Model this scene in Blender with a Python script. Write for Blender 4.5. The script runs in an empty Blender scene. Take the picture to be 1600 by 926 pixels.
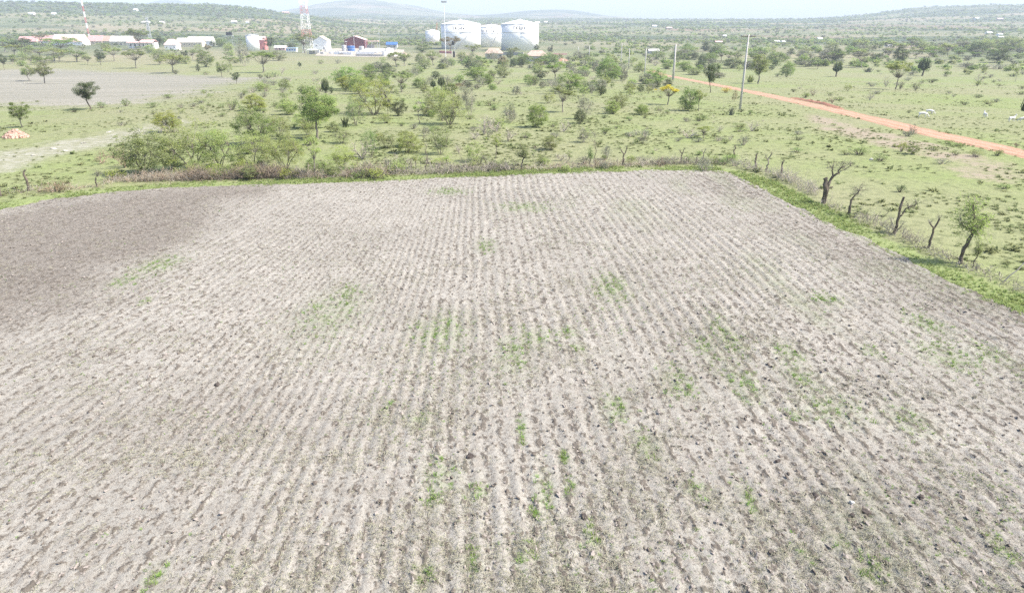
import bpy, math, random
import numpy as np
from mathutils import Vector, Matrix, Quaternion

random.seed(11)
RNG = np.random.default_rng(11)
R = math.radians
scene = bpy.context.scene
COL = scene.collection

# ------------------------------------------------------------------ camera, sky, sun, exposure
CAM_H = 12.5
PITCH = 21.7                      # degrees below the horizontal
FOC = 24.0 / 36.0 * 1600.0        # focal length in photograph pixels
cam_d = bpy.data.cameras.new('camera')
cam_d.lens = 24.0
cam_d.sensor_width = 36.0
cam_d.sensor_fit = 'HORIZONTAL'
cam_d.clip_start = 0.1
cam_d.clip_end = 60000.0
cam = bpy.data.objects.new('camera', cam_d)
cam.location = (0, 0, CAM_H)
cam.rotation_euler = (R(90 - PITCH), 0, 0)
COL.objects.link(cam)
scene.camera = cam

SUN_EL = 50.0
SUN_AZ = 97.0                     # degrees clockwise from the view direction (+Y) towards +X
world = bpy.data.worlds.new('World')
scene.world = world
world.use_nodes = True
wn = world.node_tree
sky = wn.nodes.new('ShaderNodeTexSky')
sky.sky_type = 'NISHITA'
sky.sun_disc = False
sky.sun_elevation = R(SUN_EL)
sky.sun_rotation = R(SUN_AZ)
sky.altitude = 1500.0
sky.air_density = 0.8
sky.dust_density = 6.0
sky.ozone_density = 1.0
wn.nodes['Background'].inputs['Strength'].default_value = 0.15
wn.links.new(sky.outputs['Color'], wn.nodes['Background'].inputs['Color'])

sun_d = bpy.data.lights.new('sun', 'SUN')
sun_d.energy = 3.8
sun_d.angle = R(0.53)
sun_d.color = (1.0, 0.94, 0.85)
sun = bpy.data.objects.new('sun', sun_d)
sdir = Vector((math.sin(R(SUN_AZ)) * math.cos(R(SUN_EL)), math.cos(R(SUN_AZ)) * math.cos(R(SUN_EL)), math.sin(R(SUN_EL))))
sun.rotation_euler = (-sdir).to_track_quat('-Z', 'Y').to_euler()
sun.location = (60, 20, 90)
COL.objects.link(sun)

scene.view_settings.view_transform = 'Standard'
scene.view_settings.look = 'None'
scene.view_settings.gamma = 1.0
scene.view_settings.use_curve_mapping = False
scene.view_settings.exposure = 1.24
scene.cycles.use_denoising = False
scene.cycles.max_bounces = 6
scene.cycles.transparent_max_bounces = 8
scene.cycles.volume_bounces = 0
scene.cycles.sample_clamp_indirect = 6.0

# ------------------------------------------------------------------ noise and terrain
def _hash(ix, iy, seed):
    h = (ix.astype(np.int64) * 374761393 + iy.astype(np.int64) * 668265263 + seed * 1442695041) & 0xFFFFFFFF
    h = ((h ^ (h >> 13)) * 1274126177) & 0xFFFFFFFF
    h = h ^ (h >> 16)
    return (h & 0xFFFFFF) / float(0xFFFFFF)

def vnoise(x, y, seed=0):
    ix = np.floor(x); iy = np.floor(y)
    fx = x - ix; fy = y - iy
    fx = fx * fx * (3 - 2 * fx); fy = fy * fy * (3 - 2 * fy)
    a = _hash(ix, iy, seed); b = _hash(ix + 1, iy, seed)
    c = _hash(ix, iy + 1, seed); d = _hash(ix + 1, iy + 1, seed)
    return (a + (b - a) * fx) * (1 - fy) + (c + (d - c) * fx) * fy     # 0..1

def fbm(x, y, octv=4, seed=0, gain=0.5):
    s = 0.0; amp = 1.0; tot = 0.0
    for k in range(octv):
        s = s + amp * (vnoise(x * 2 ** k + 17.3 * k, y * 2 ** k - 9.1 * k, seed + k) - 0.5)
        tot += amp; amp *= gain
    return s / tot * 2.0                                                # about -1..1

KD = np.array([0, 85, 130, 350, 450, 700, 1200, 1800, 2600, 4000, 6000, 8000, 9800], float)
KZ = np.array([0, 0, -1.2, -9.8, -11, -11.3, -9, 1.0, 15, 36, 42, 30, 10], float)

def sstep(a, b, x):
    t = np.clip((x - a) / (b - a), 0, 1)
    return t * t * (3 - 2 * t)

def bump(px, d, px0, w, d0, wd):
    return np.exp(-((px - px0) / w) ** 2) * np.exp(-((d - d0) / wd) ** 2)

def terrain(X, Y):
    X = np.asarray(X, float); Y = np.asarray(Y, float)
    d = np.hypot(X, Y)
    az = np.arctan2(X, Y)
    px = 800 + 1067 * np.tan(np.clip(az, -1.35, 1.35)) * 0.929 / (1 + 0 * az)   # bearing as a plain number
    z = np.interp(d, KD, KZ)
    # long wooded ridge to the west
    lr = 1 - sstep(380, 640, px)
    z = z + lr * (53 * np.exp(-((d - 2700) / 900.0) ** 2) + 3 * sstep(600, 1500, d))
    # far hills
    z = z + 168 * bump(px, d, 600, 115, 6600, 1500) + 92 * bump(px, d, 852, 85, 6600, 1300)
    z = z + 185 * bump(px, d, 345, 75, 7600, 900)
    z = z + 46 * bump(px, d, 1390, 120, 4100, 1000) + 30 * bump(px, d, 1620, 160, 4100, 1000)
    z = z + 16 * bump(px, d, 1500, 150, 4100, 1000)
    # gentle unevenness
    z = z + fbm(X / 38.0, Y / 38.0, 3, 5) * 0.35 * sstep(66, 150, d)
    z = z + fbm(X / 260.0, Y / 260.0, 4, 7) * (1.2 * sstep(300, 700, d) + 9 * sstep(900, 3000, d))
    return z

_cp, _sp = math.cos(R(PITCH)), math.sin(R(PITCH))
_T = np.concatenate([np.linspace(6, 120, 400), 120 * 1.006 ** np.arange(1, 760)])

def ray(px, py):
    u = (px - 800) / FOC; v = (463 - py) / FOC
    return np.array([u, _cp + v * _sp, -_sp + v * _cp])

def ground(px, py):
    """The point of the land seen at a photograph pixel, and metres per pixel there."""
    D = ray(px, py)
    X = D[0] * _T; Y = D[1] * _T; Z = CAM_H + D[2] * _T
    g = Z - terrain(X, Y)
    k = np.argmax(g < 0)
    if k == 0:
        k = len(_T) - 1
    t0, t1 = _T[k - 1], _T[k]
    for _ in range(18):
        tm = (t0 + t1) / 2
        if CAM_H + D[2] * tm - terrain(D[0] * tm, D[1] * tm) < 0: t1 = tm
        else: t0 = tm
    t = (t0 + t1) / 2
    x, y = float(D[0] * t), float(D[1] * t)
    return Vector((x, y, float(terrain(x, y)))), float(t / FOC)

# ------------------------------------------------------------------ materials
def new_mat(name):
    m = bpy.data.materials.new(name); m.use_nodes = True
    nt = m.node_tree
    for n in list(nt.nodes):
        nt.nodes.remove(n)
    out = nt.nodes.new('ShaderNodeOutputMaterial')
    return m, nt, out

class NB:
    """small helper for building node trees"""
    def __init__(s, nt): s.nt = nt
    def n(s, typ, **kw):
        nd = s.nt.nodes.new(typ)
        for k, v in kw.items(): setattr(nd, k, v)
        return nd
    def l(s, a, b): s.nt.links.new(a, b)
    def noise(s, vec, scale, detail=3, rough=0.55, dist=0.0):
        nd = s.n('ShaderNodeTexNoise'); nd.inputs['Scale'].default_value = scale
        nd.inputs['Detail'].default_value = detail; nd.inputs['Roughness'].default_value = rough
        nd.inputs['Distortion'].default_value = dist
        if vec is not None: s.l(vec, nd.inputs['Vector'])
        return nd.outputs['Fac']
    def ramp(s, fac, stops):
        nd = s.n('ShaderNodeValToRGB')
        el = nd.color_ramp.elements
        while len(el) < len(stops): el.new(0.5)
        for e, (p, c) in zip(el, stops):
            e.position = p
            e.color = (c, c, c, 1) if isinstance(c, (int, float)) else (*c, 1)
        s.l(fac, nd.inputs['Fac'])
        return nd.outputs['Color']
    def mix(s, fac, a, b, blend='MIX'):
        nd = s.n('ShaderNodeMix', data_type='RGBA', blend_type=blend)
        for sock, v in ((nd.inputs['Factor'], fac), (nd.inputs['A'], a), (nd.inputs['B'], b)):
            pass
        f, a_, b_ = nd.inputs[0], nd.inputs[6], nd.inputs[7]
        for sock, v in ((f, fac), (a_, a), (b_, b)):
            if isinstance(v, (int, float)): sock.default_value = v
            elif isinstance(v, tuple): sock.default_value = (*v, 1)
            else: s.l(v, sock)
        return nd.outputs[2]
    def math(s, op, a, b=0.0, clamp=False):
        nd = s.n('ShaderNodeMath', operation=op, use_clamp=clamp)
        for sock, v in ((nd.inputs[0], a), (nd.inputs[1], b)):
            if isinstance(v, (int, float)): sock.default_value = v
            else: s.l(v, sock)
        return nd.outputs[0]
    def attr(s, name, out='Fac'):
        nd = s.n('ShaderNodeAttribute', attribute_name=name)
        return nd.outputs[out]
    def pos(s):
        return s.n('ShaderNodeNewGeometry').outputs['Position']
    def bsdf(s, out, col, rough=0.9, spec=0.2, normal=None, metal=0.0):
        b = s.n('ShaderNodeBsdfPrincipled')
        if isinstance(col, tuple): b.inputs['Base Color'].default_value = (*col, 1)
        else: s.l(col, b.inputs['Base Color'])
        b.inputs['Roughness'].default_value = rough
        b.inputs['Specular IOR Level'].default_value = spec
        b.inputs['Metallic'].default_value = metal
        if normal is not None: s.l(normal, b.inputs['Normal'])
        s.l(b.outputs[0], out.inputs['Surface'])
        return b
    def bump(s, h, strength, dist):
        nd = s.n('ShaderNodeBump'); nd.inputs['Strength'].default_value = strength
        nd.inputs['Distance'].default_value = dist
        s.l(h, nd.inputs['Height'])
        return nd.outputs['Normal']

def mat_plain(name, col, rough=0.8, var=0.18, scale=1.2, spec=0.25, metal=0.0):
    """paint, stone, metal ...: one colour with weathering"""
    m, nt, out = new_mat(name); b = NB(nt)
    tc = b.n('ShaderNodeTexCoord').outputs['Object']
    f = b.noise(tc, scale, 5, 0.65)
    dk = tuple(c * (1 - var) for c in col); lt = tuple(min(1, c * (1 + var * 0.5)) for c in col)
    c = b.ramp(f, [(0.3, dk), (0.62, lt)])
    b.bsdf(out, c, rough, spec, metal=metal)
    return m

def mat_leaf(name, a, c2, transl=0.35):
    """foliage: leaf-to-leaf and clump-to-clump variation, some light through the leaf"""
    m, nt, out = new_mat(name); b = NB(nt)
    geo = b.n('ShaderNodeNewGeometry')
    oi = b.n('ShaderNodeObjectInfo')
    tc = b.n('ShaderNodeTexCoord').outputs['Object']
    f = b.math('ADD', b.math('MULTIPLY', geo.outputs['Random Per Island'], 0.55), b.math('MULTIPLY', b.noise(tc, 4.0, 2), 0.45))
    col = b.mix(f, a, c2)
    hs = b.n('ShaderNodeHueSaturation')
    b.l(col, hs.inputs['Color'])
    b.l(b.math('ADD', 0.485, b.math('MULTIPLY', oi.outputs['Random'], 0.03)), hs.inputs['Hue'])
    b.l(b.math('ADD', 0.85, b.math('MULTIPLY', oi.outputs['Random'], 0.3)), hs.inputs['Value'])
    d = b.n('ShaderNodeBsdfDiffuse'); t = b.n('ShaderNodeBsdfTranslucent')
    b.l(hs.outputs[0], d.inputs['Color']); b.l(hs.outputs[0], t.inputs['Color'])
    mx = b.n('ShaderNodeMixShader'); mx.inputs[0].default_value = transl
    b.l(d.outputs[0], mx.inputs[1]); b.l(t.outputs[0], mx.inputs[2])
    b.l(mx.outputs[0], out.inputs['Surface'])
    return m

# ------------------------------------------------------------------ mesh helpers
def tag(o, label=None, cat=None, group=None, kind=None):
    if label: o['label'] = label
    if cat: o['category'] = cat
    if group: o['group'] = group
    if kind: o['kind'] = kind
    return o

def link(o, parent=None):
    COL.objects.link(o)
    if parent is not None: o.parent = parent
    return o

def empty(name, loc=(0, 0, 0), rz=0.0):
    o = bpy.data.objects.new(name, None)
    o.location = loc; o.rotation_euler = (0, 0, rz)
    o.empty_display_size = 0.2
    return link(o)

class MB:
    """collects tubes, boxes and leaves into one mesh"""
    def __init__(s): s.v = []; s.f = []
    def add(s, vs, fs):
        o = len(s.v); s.v.extend(vs); s.f.extend([tuple(i + o for i in f) for f in fs]); return s
    def box(s, x0, x1, y0, y1, z0, z1):
        return s.add([(x0, y0, z0), (x1, y0, z0), (x1, y1, z0), (x0, y1, z0), (x0, y0, z1), (x1, y0, z1), (x1, y1, z1), (x0, y1, z1)],
                     [(0, 3, 2, 1), (4, 5, 6, 7), (0, 1, 5, 4), (1, 2, 6, 5), (2, 3, 7, 6), (3, 0, 4, 7)])
    def tube(s, pts, rad, n=5, cap=True):
        pts = [Vector(p) for p in pts]
        vs = []; fs = []
        ref = Vector((0.31, 0.17, 0.93))
        for i, p in enumerate(pts):
            t = (pts[min(i + 1, len(pts) - 1)] - pts[max(i - 1, 0)])
            t = t.normalized() if t.length > 1e-9 else Vector((0, 0, 1))
            a = t.cross(ref if abs(t.dot(ref)) < 0.9 else Vector((1, 0, 0))).normalized(); bb = t.cross(a)
            for k in range(n):
                w = 2 * math.pi * k / n
                vs.append(tuple(p + (a * math.cos(w) + bb * math.sin(w)) * rad[i]))
        for i in range(len(pts) - 1):
            for k in range(n):
                fs.append((i * n + k, i * n + (k + 1) % n, (i + 1) * n + (k + 1) % n, (i + 1) * n + k))
        if cap:
            fs.append(tuple(range(n - 1, -1, -1))); m = (len(pts) - 1) * n
            fs.append(tuple(m + k for k in range(n)))
        return s.add(vs, fs)
    def lathe(s, prof, n=24, cx=0, cy=0):
        vs = []; fs = []
        for r, z in prof:
            for k in range(n):
                w = 2 * math.pi * k / n
                vs.append((cx + r * math.cos(w), cy + r * math.sin(w), z))
        for i in range(len(prof) - 1):
            for k in range(n):
                fs.append((i * n + k, i * n + (k + 1) % n, (i + 1) * n + (k + 1) % n, (i + 1) * n + k))
        fs.append(tuple(range(n - 1, -1, -1))); m = (len(prof) - 1) * n
        fs.append(tuple(m + k for k in range(n)))
        return s.add(vs, fs)
    def leaves(s, cen, size, aspect=0.5, rng=RNG, up=0.0):
        cen = np.asarray(cen, float); N = len(cen)
        if up:                                   # stiff upright leaves
            a = rng.normal(size=(N, 3)); a[:, 2] += up; a /= np.linalg.norm(a, axis=1)[:, None]
            b = rng.normal(size=(N, 3)); b -= a * (a * b).sum(1)[:, None]; b /= np.linalg.norm(b, axis=1)[:, None]
        else:                                    # leaves that spread themselves to the light
            nn = rng.normal(size=(N, 3)); nn[:, 2] = np.abs(nn[:, 2]) + 0.9; nn /= np.linalg.norm(nn, axis=1)[:, None]
            a = rng.normal(size=(N, 3)); a -= nn * (a * nn).sum(1)[:, None]; a /= np.linalg.norm(a, axis=1)[:, None]
            b = np.cross(nn, a)
        sz = size * rng.uniform(0.6, 1.3, N)[:, None]
        A = a * sz; B = b * sz * aspect
        V = np.stack([cen - A, cen - B * 0.9, cen + A, cen + B * 0.9], 1).reshape(-1, 3)
        o = len(s.v)
        s.v.extend(map(tuple, V.tolist()))
        s.f.extend([(o + 4 * i, o + 4 * i + 1, o + 4 * i + 2, o + 4 * i + 3) for i in range(N)])
        return s
    def mesh(s, name, mat, smooth=False):
        me = bpy.data.meshes.new(name)
        me.from_pydata([tuple(v) for v in s.v], [], s.f)
        me.materials.append(mat)
        if smooth: me.polygons.foreach_set('use_smooth', [True] * len(me.polygons))
        me.update()
        return me
    def build(s, name, mat, parent=None, smooth=False):
        o = bpy.data.objects.new(name, s.mesh(name, mat, smooth))
        return link(o, parent)

def np_mesh(name, V, F, mat, smooth=True):
    """quads or triangles from numpy arrays"""
    me = bpy.data.meshes.new(name)
    V = np.ascontiguousarray(V, dtype=np.float32); F = np.ascontiguousarray(F, dtype=np.int32)
    n, k = F.shape
    me.vertices.add(len(V)); me.vertices.foreach_set('co', V.ravel())
    me.loops.add(n * k); me.loops.foreach_set('vertex_index', F.ravel())
    me.polygons.add(n)
    me.polygons.foreach_set('loop_start', np.arange(0, n * k, k, dtype=np.int32))
    me.polygons.foreach_set('loop_total', np.full(n, k, dtype=np.int32))
    me.polygons.foreach_set('use_smooth', np.full(n, smooth))
    me.update(calc_edges=True)
    me.materials.append(mat)
    return me

def set_attr(me, name, vals):
    a = me.attributes.new(name, 'FLOAT', 'POINT')
    a.data.foreach_set('value', np.ascontiguousarray(vals, dtype=np.float32))

def in_poly(px, py, poly):
    inside = np.zeros(np.shape(px), bool)
    n = len(poly)
    for i in range(n):
        x0, y0 = poly[i]; x1, y1 = poly[(i + 1) % n]
        c = ((y0 > py) != (y1 > py)) & (px < (x1 - x0) * (py - y0) / (y1 - y0 + 1e-12) + x0)
        inside ^= c
    return inside

def poly_dist(px, py, poly, closed=True):
    d = np.full(np.shape(px), 1e9)
    n = len(poly)
    for i in range(n if closed else n - 1):
        x0, y0 = poly[i]; x1, y1 = poly[(i + 1) % n]
        ex, ey = x1 - x0, y1 - y0
        t = np.clip(((px - x0) * ex + (py - y0) * ey) / (ex * ex + ey * ey + 1e-12), 0, 1)
        d = np.minimum(d, np.hypot(px - x0 - t * ex, py - y0 - t * ey))
    return d

def scatter(name, P, rot, scl, meshes, label, cat, pick=None):
    """one object of kind stuff: many small copies of a few meshes on given points"""
    P = np.asarray(P, np.float32); N = len(P)
    me = bpy.data.meshes.new(name + '_points')
    me.vertices.add(N); me.vertices.foreach_set('co', P.ravel())
    rr = np.zeros((N, 3), np.float32); rr[:] = rot
    a = me.attributes.new('rot', 'FLOAT_VECTOR', 'POINT'); a.data.foreach_set('vector', rr.ravel())
    ss = np.ascontiguousarray(scl, np.float32)
    a = me.attributes.new('scl', 'FLOAT_VECTOR', 'POINT'); a.data.foreach_set('vector', ss.ravel())
    pk = RNG.integers(0, len(meshes), N) if pick is None else pick
    a = me.attributes.new('pick', 'INT', 'POINT'); a.data.foreach_set('value', np.ascontiguousarray(pk, np.int32))
    c = bpy.data.collections.new(name + '_pieces')
    for i, m in enumerate(meshes):
        c.objects.link(bpy.data.objects.new('%s_piece_%02d' % (name, i), m))
    ng = bpy.data.node_groups.new(name + '_nodes', 'GeometryNodeTree')
    ng.interface.new_socket('Geometry', in_out='INPUT', socket_type='NodeSocketGeometry')
    ng.interface.new_socket('Geometry', in_out='OUTPUT', socket_type='NodeSocketGeometry')
    gi = ng.nodes.new('NodeGroupInput'); go = ng.nodes.new('NodeGroupOutput')
    ip = ng.nodes.new('GeometryNodeInstanceOnPoints'); ci = ng.nodes.new('GeometryNodeCollectionInfo')
    ci.inputs['Collection'].default_value = c
    ci.inputs['Separate Children'].default_value = True
    ci.inputs['Reset Children'].default_value = True
    ip.inputs['Pick Instance'].default_value = True
    ng.links.new(gi.outputs[0], ip.inputs['Points']); ng.links.new(ci.outputs[0], ip.inputs['Instance'])
    for nm, typ, sock in (('rot', 'FLOAT_VECTOR', 'Rotation'), ('scl', 'FLOAT_VECTOR', 'Scale'), ('pick', 'INT', 'Instance Index')):
        na = ng.nodes.new('GeometryNodeInputNamedAttribute'); na.data_type = typ
        na.inputs['Name'].default_value = nm
        o_ = [o for o in na.outputs if o.name == 'Attribute'][0]
        if sock == 'Rotation':
            e2r = ng.nodes.new('FunctionNodeEulerToRotation')
            ng.links.new(o_, e2r.inputs[0]); ng.links.new(e2r.outputs[0], ip.inputs[sock])
        else:
            ng.links.new(o_, ip.inputs[sock])
    ng.links.new(ip.outputs[0], go.inputs[0])
    o = bpy.data.objects.new(name, me); link(o)
    md = o.modifiers.new('scatter', 'NODES'); md.node_group = ng
    tag(o, label, cat, kind='stuff')
    return o
# ------------------------------------------------------------------ outlines on the land
FIELD_PX = [(0, 328), (60, 313), (160, 301), (260, 294), (430, 288), (560, 285), (700, 278), (900, 270), (1040, 266.5), (1130, 269),
            (1170, 283), (1250, 325), (1350, 375), (1450, 425), (1600, 490)]
fw = [ground(*p)[0] for p in FIELD_PX]
fw = [(p.x, p.y) for p in fw]
rd = np.array(fw[-1]) - np.array(fw[-4]); rd /= np.linalg.norm(rd)
ld = np.array(fw[0]) - np.array(fw[1]); ld /= np.linalg.norm(ld)
FIELD = [tuple(np.array(fw[0]) + ld * 45)] + fw + [tuple(np.array(fw[-1]) + rd * 60)]
FIELD = FIELD + [(FIELD[-1][0], -50.0), (FIELD[0][0], -50.0)]
EDGE = FIELD[:-2]                                           # the grassy side of the field

TRACK_PX = [(1045, 119), (1062, 122), (1100, 129), (1150, 139), (1200, 149), (1250, 160), (1300, 171), (1360, 185), (1430, 203), (1500, 218), (1560, 231), (1600, 240)]
tw = [ground(*p)[0] for p in TRACK_PX]
tw = [(p.x, p.y) for p in tw]
td = np.array(tw[-1]) - np.array(tw[-2]); td /= np.linalg.norm(td)
t0d = np.array(tw[0]) - np.array(tw[2]); t0d /= np.linalg.norm(t0d)
TRACK = [tuple(np.array(tw[0]) + t0d * 60)] + tw + [tuple(np.array(tw[-1]) + td * 80)]

def wpoly(pts):
    q = [ground(*p)[0] for p in pts]
    return [(p.x, p.y) for p in q]
BARE = wpoly([(-260, 116), (-100, 111), (0, 109), (90, 108), (150, 111), (250, 115), (340, 119), (420, 121), (395, 128), (350, 135), (320, 143), (280, 150), (230, 158), (180, 163), (90, 168), (0, 163), (-120, 172), (-260, 170)])
STONY = wpoly([(-200, 262), (-60, 245), (40, 228), (110, 214), (190, 200), (290, 185), (300, 196), (240, 214), (160, 230), (90, 250), (40, 268), (-60, 285), (-200, 300)])
DUSTY = wpoly([(1240, 168), (1330, 190), (1390, 205), (1460, 222), (1600, 254), (1600, 275), (1500, 262), (1420, 245), (1340, 222), (1260, 200)])
GREY_R = wpoly([(1440, 236), (1520, 240), (1600, 252), (1620, 300), (1500, 280), (1450, 262)])

# ------------------------------------------------------------------ the land
m_land, nt, out = new_mat('pasture and bush land'); b = NB(nt)
P = b.pos()
bare, red, stone, wood, dust = (b.attr(k) for k in ('bare', 'red', 'stone', 'wood', 'dust'))
n_big = b.noise(P, 0.022, 4); n_mid = b.noise(P, 0.16, 4, 0.6); n_sm = b.noise(P, 1.3, 4, 0.65); n_fine = b.noise(P, 6.0, 3, 0.7)
grass = b.mix(b.ramp(n_mid, [(0.36, 0.0), (0.62, 1.0)]), (0.226, 0.248, 0.118), (0.200, 0.246, 0.092))
grass = b.mix(b.ramp(n_big, [(0.38, 0.0), (0.6, 0.75)]), grass, (0.244, 0.236, 0.146))
grass = b.mix(b.ramp(n_sm, [(0.34, 0.85), (0.52, 0.0)]), grass, (0.128, 0.142, 0.070))
grass = b.mix(b.ramp(n_fine, [(0.3, 0.5), (0.5, 0.0)]), grass, (0.16, 0.17, 0.09))
mp = b.n('ShaderNodeMapping'); mp.inputs['Scale'].default_value = (0.012, 0.09, 0.05); b.l(P, mp.inputs['Vector'])
strk = b.noise(mp.outputs[0], 1.0, 5, 0.6)
tan = b.mix(b.ramp(strk, [(0.36, 0.0), (0.64, 1.0)]), (0.222, 0.214, 0.178), (0.288, 0.270, 0.228))
tan = b.mix(b.ramp(n_sm, [(0.38, 0.6), (0.55, 0.0)]), tan, (0.17, 0.17, 0.12))
chalk = b.mix(b.ramp(b.noise(P, 0.8, 5, 0.7), [(0.45, 0.0), (0.62, 1.0)]), (0.24, 0.235, 0.165), (0.36, 0.345, 0.30))
far = b.mix(b.ramp(b.noise(P, 0.006, 5, 0.6), [(0.42, 0.0), (0.58, 1.0)]), (0.135, 0.155, 0.085), (0.215, 0.205, 0.130))
vor = b.n('ShaderNodeTexVoronoi'); vor.inputs['Scale'].default_value = 0.0045; b.l(P, vor.inputs['Vector'])
sepv = b.n('ShaderNodeSeparateColor'); b.l(vor.outputs['Color'], sepv.inputs[0])
far = b.mix(b.ramp(sepv.outputs[0], [(0.80, 0.0), (0.84, 0.6)]), far, (0.28, 0.235, 0.165))
far = b.mix(b.ramp(sepv.outputs[1], [(0.86, 0.0), (0.9, 0.5)]), far, (0.20, 0.135, 0.10))
woods = b.mix(b.ramp(b.noise(P, 0.022, 5, 0.75), [(0.4, 0.0), (0.6, 1.0)]), (0.040, 0.060, 0.040), (0.125, 0.150, 0.080))
far = b.mix(wood, far, woods)
col = b.mix(b.attr('far'), grass, far)
brk = b.math('ADD', b.math('MULTIPLY', b.math('SUBTRACT', n_sm, 0.5), 1.0), b.math('ADD', b.math('MULTIPLY', b.math('SUBTRACT', n_mid, 0.5), 1.3), b.math('MULTIPLY', b.math('SUBTRACT', strk, 0.5), 0.8)))
def edged(a, lo=0.35, hi=0.65):
    return b.ramp(b.math('ADD', a, brk, True), [(lo, 0.0), (hi, 1.0)])
col = b.mix(edged(bare, 0.3, 0.75), col, tan)
col = b.mix(b.math('MULTIPLY', edged(b.attr('verge'), 0.45, 0.7), 0.85), col, b.mix(n_sm, (0.165, 0.205, 0.080), (0.235, 0.275, 0.118)))
col = b.mix(b.math('MULTIPLY', edged(stone, 0.5, 0.9), 0.85), col, chalk)
col = b.mix(edged(dust, 0.6, 0.95), col, (0.275, 0.235, 0.175))
col = b.mix(edged(red, 0.5, 0.8), col, (0.34, 0.225, 0.15))
nrm = b.bump(b.math('ADD', n_sm, b.math('MULTIPLY', n_fine, 0.5)), 0.55, 0.22)
b.bsdf(out, col, 0.95, 0.1, nrm)

def polar(r0, r1, nr, angs):
    r = np.geomspace(r0, r1, nr)
    A, Rr = np.meshgrid(angs, r)
    X = Rr * np.sin(A); Y = Rr * np.cos(A)
    na = len(angs)
    i, j = np.meshgrid(np.arange(nr - 1), np.arange(na - 1), indexing='ij')
    k = (i * na + j).ravel()
    F = np.stack([k, k + 1, k + na + 1, k + na], 1)[:, ::-1]
    return X.ravel(), Y.ravel(), F

front = np.linspace(R(-48), R(48), 420)
back = np.linspace(R(48), R(312), 60)[1:]
X, Y, F = polar(4.0, 9800, 620, np.concatenate([front, back]))
Z = terrain(X, Y)
inside = in_poly(X, Y, FIELD); ed = poly_dist(X, Y, FIELD)
Z = Z - 0.35 * np.where(inside, sstep(0.15, 0.9, ed), 0)
dt = poly_dist(X, Y, TRACK, False)
Z = Z - 0.10 * (1 - sstep(1.2, 2.4, dt))
D_ = np.hypot(X, Y)
me = np_mesh('ground', np.stack([X, Y, Z], 1), F, m_land)
def soft(poly, w):
    s = np.where(in_poly(X, Y, poly), 1, -1) * poly_dist(X, Y, poly)
    return sstep(-w, w, s)
set_attr(me, 'bare', soft(BARE, 26)); set_attr(me, 'stone', soft(STONY, 5))
set_attr(me, 'dust', np.maximum(soft(DUSTY, 4) * 0.9, soft(GREY_R, 4) * 0.8))
set_attr(me, 'red', 1 - sstep(1.6, 3.4, dt))
set_attr(me, 'far', sstep(330, 800, D_))
set_attr(me, 'verge', 1 - sstep(1.0, 2.6, ed))
pxb = 800 + 991 * np.tan(np.clip(np.arctan2(X, Y), -1.3, 1.3))
wn_ = fbm(X / 520.0, Y / 230.0, 4, 31)
westness = 1 - sstep(350, 700, pxb)
wd = sstep(0.0, 0.2, wn_ + 0.30 * westness * sstep(1200, 2200, D_) + 0.08 * westness + 0.10 * sstep(2600, 4500, D_)) * sstep(700, 1000, D_)
set_attr(me, 'wood', wd)
tag(link(bpy.data.objects.new('ground', me)), kind='structure')

# ------------------------------------------------------------------ the ploughed field
def az_row(x):
    return R(-3.2) + R(9.5) * (1 - sstep(-16.0, -2.0, x))
def row_u(x, y):
    return (x - y * np.tan(az_row(x)) + 0.26 * fbm(x / 9.0, y / 9.0, 2, 61) + 0.07 * fbm(x / 1.1, y / 1.6, 2, 62)) / 0.57
DARK = wpoly([(-300, 345), (0, 336), (200, 300), (300, 292), (440, 290), (380, 316), (290, 372), (180, 432), (60, 498), (-40, 545), (-300, 600)])
RIGHT_DARK = wpoly([(1130, 271), (1165, 284), (1350, 378), (1600, 494), (1660, 540), (1500, 490), (1300, 400), (1150, 320), (1080, 280)])
GREEN_PX = [(250, 415, 28, 8), (195, 440, 16, 5), (545, 458, 14, 7), (520, 490, 45, 22), (228, 472, 6, 3), (800, 555, 22, 16), (835, 530, 30, 8), (890, 522, 14, 5),
            (1135, 525, 16, 16), (1160, 600, 22, 18), (1100, 545, 14, 10), (690, 745, 26, 14), (678, 782, 12, 6), (655, 658, 18, 4), (745, 770, 16, 8),
            (850, 770, 14, 20), (815, 672, 7, 12), (838, 797, 8, 8), (880, 718, 6, 6), (890, 765, 8, 6), (1170, 785, 12, 16), (605, 640, 5, 5), (242, 905, 14, 8),
            (1370, 885, 26, 12), (1255, 868, 10, 10), (1300, 640, 40, 16), (1480, 560, 40, 14), (1450, 510, 26, 10), (1550, 555, 22, 12), (1360, 550, 14, 7),
            (1245, 650, 14, 6), (1290, 470, 26, 7), (820, 325, 36, 4), (700, 300, 26, 3), (760, 385, 14, 6), (905, 545, 10, 5), (1230, 555, 20, 12), (1565, 860, 16, 10),
            (1360, 905, 16, 10), (740, 880, 14, 10), (665, 900, 14, 10), (925, 845, 12, 8), (960, 640, 20, 14), (1010, 700, 20, 14), (1060, 600, 24, 14), (1090, 770, 18, 10),
            (1420, 660, 30, 14), (1250, 590, 26, 14), (820, 870, 18, 10), (1310, 850, 16, 8), (955, 450, 26, 12), (690, 520, 40, 16)]
GP = []
for gx, gy, wx, wy in GREEN_PX:
    p, s_ = ground(gx, gy); p2, _ = ground(gx, gy - wy)
    GP.append((p.x, p.y, wx * s_, max(0.25, abs(p2.y - p.y))))

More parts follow.
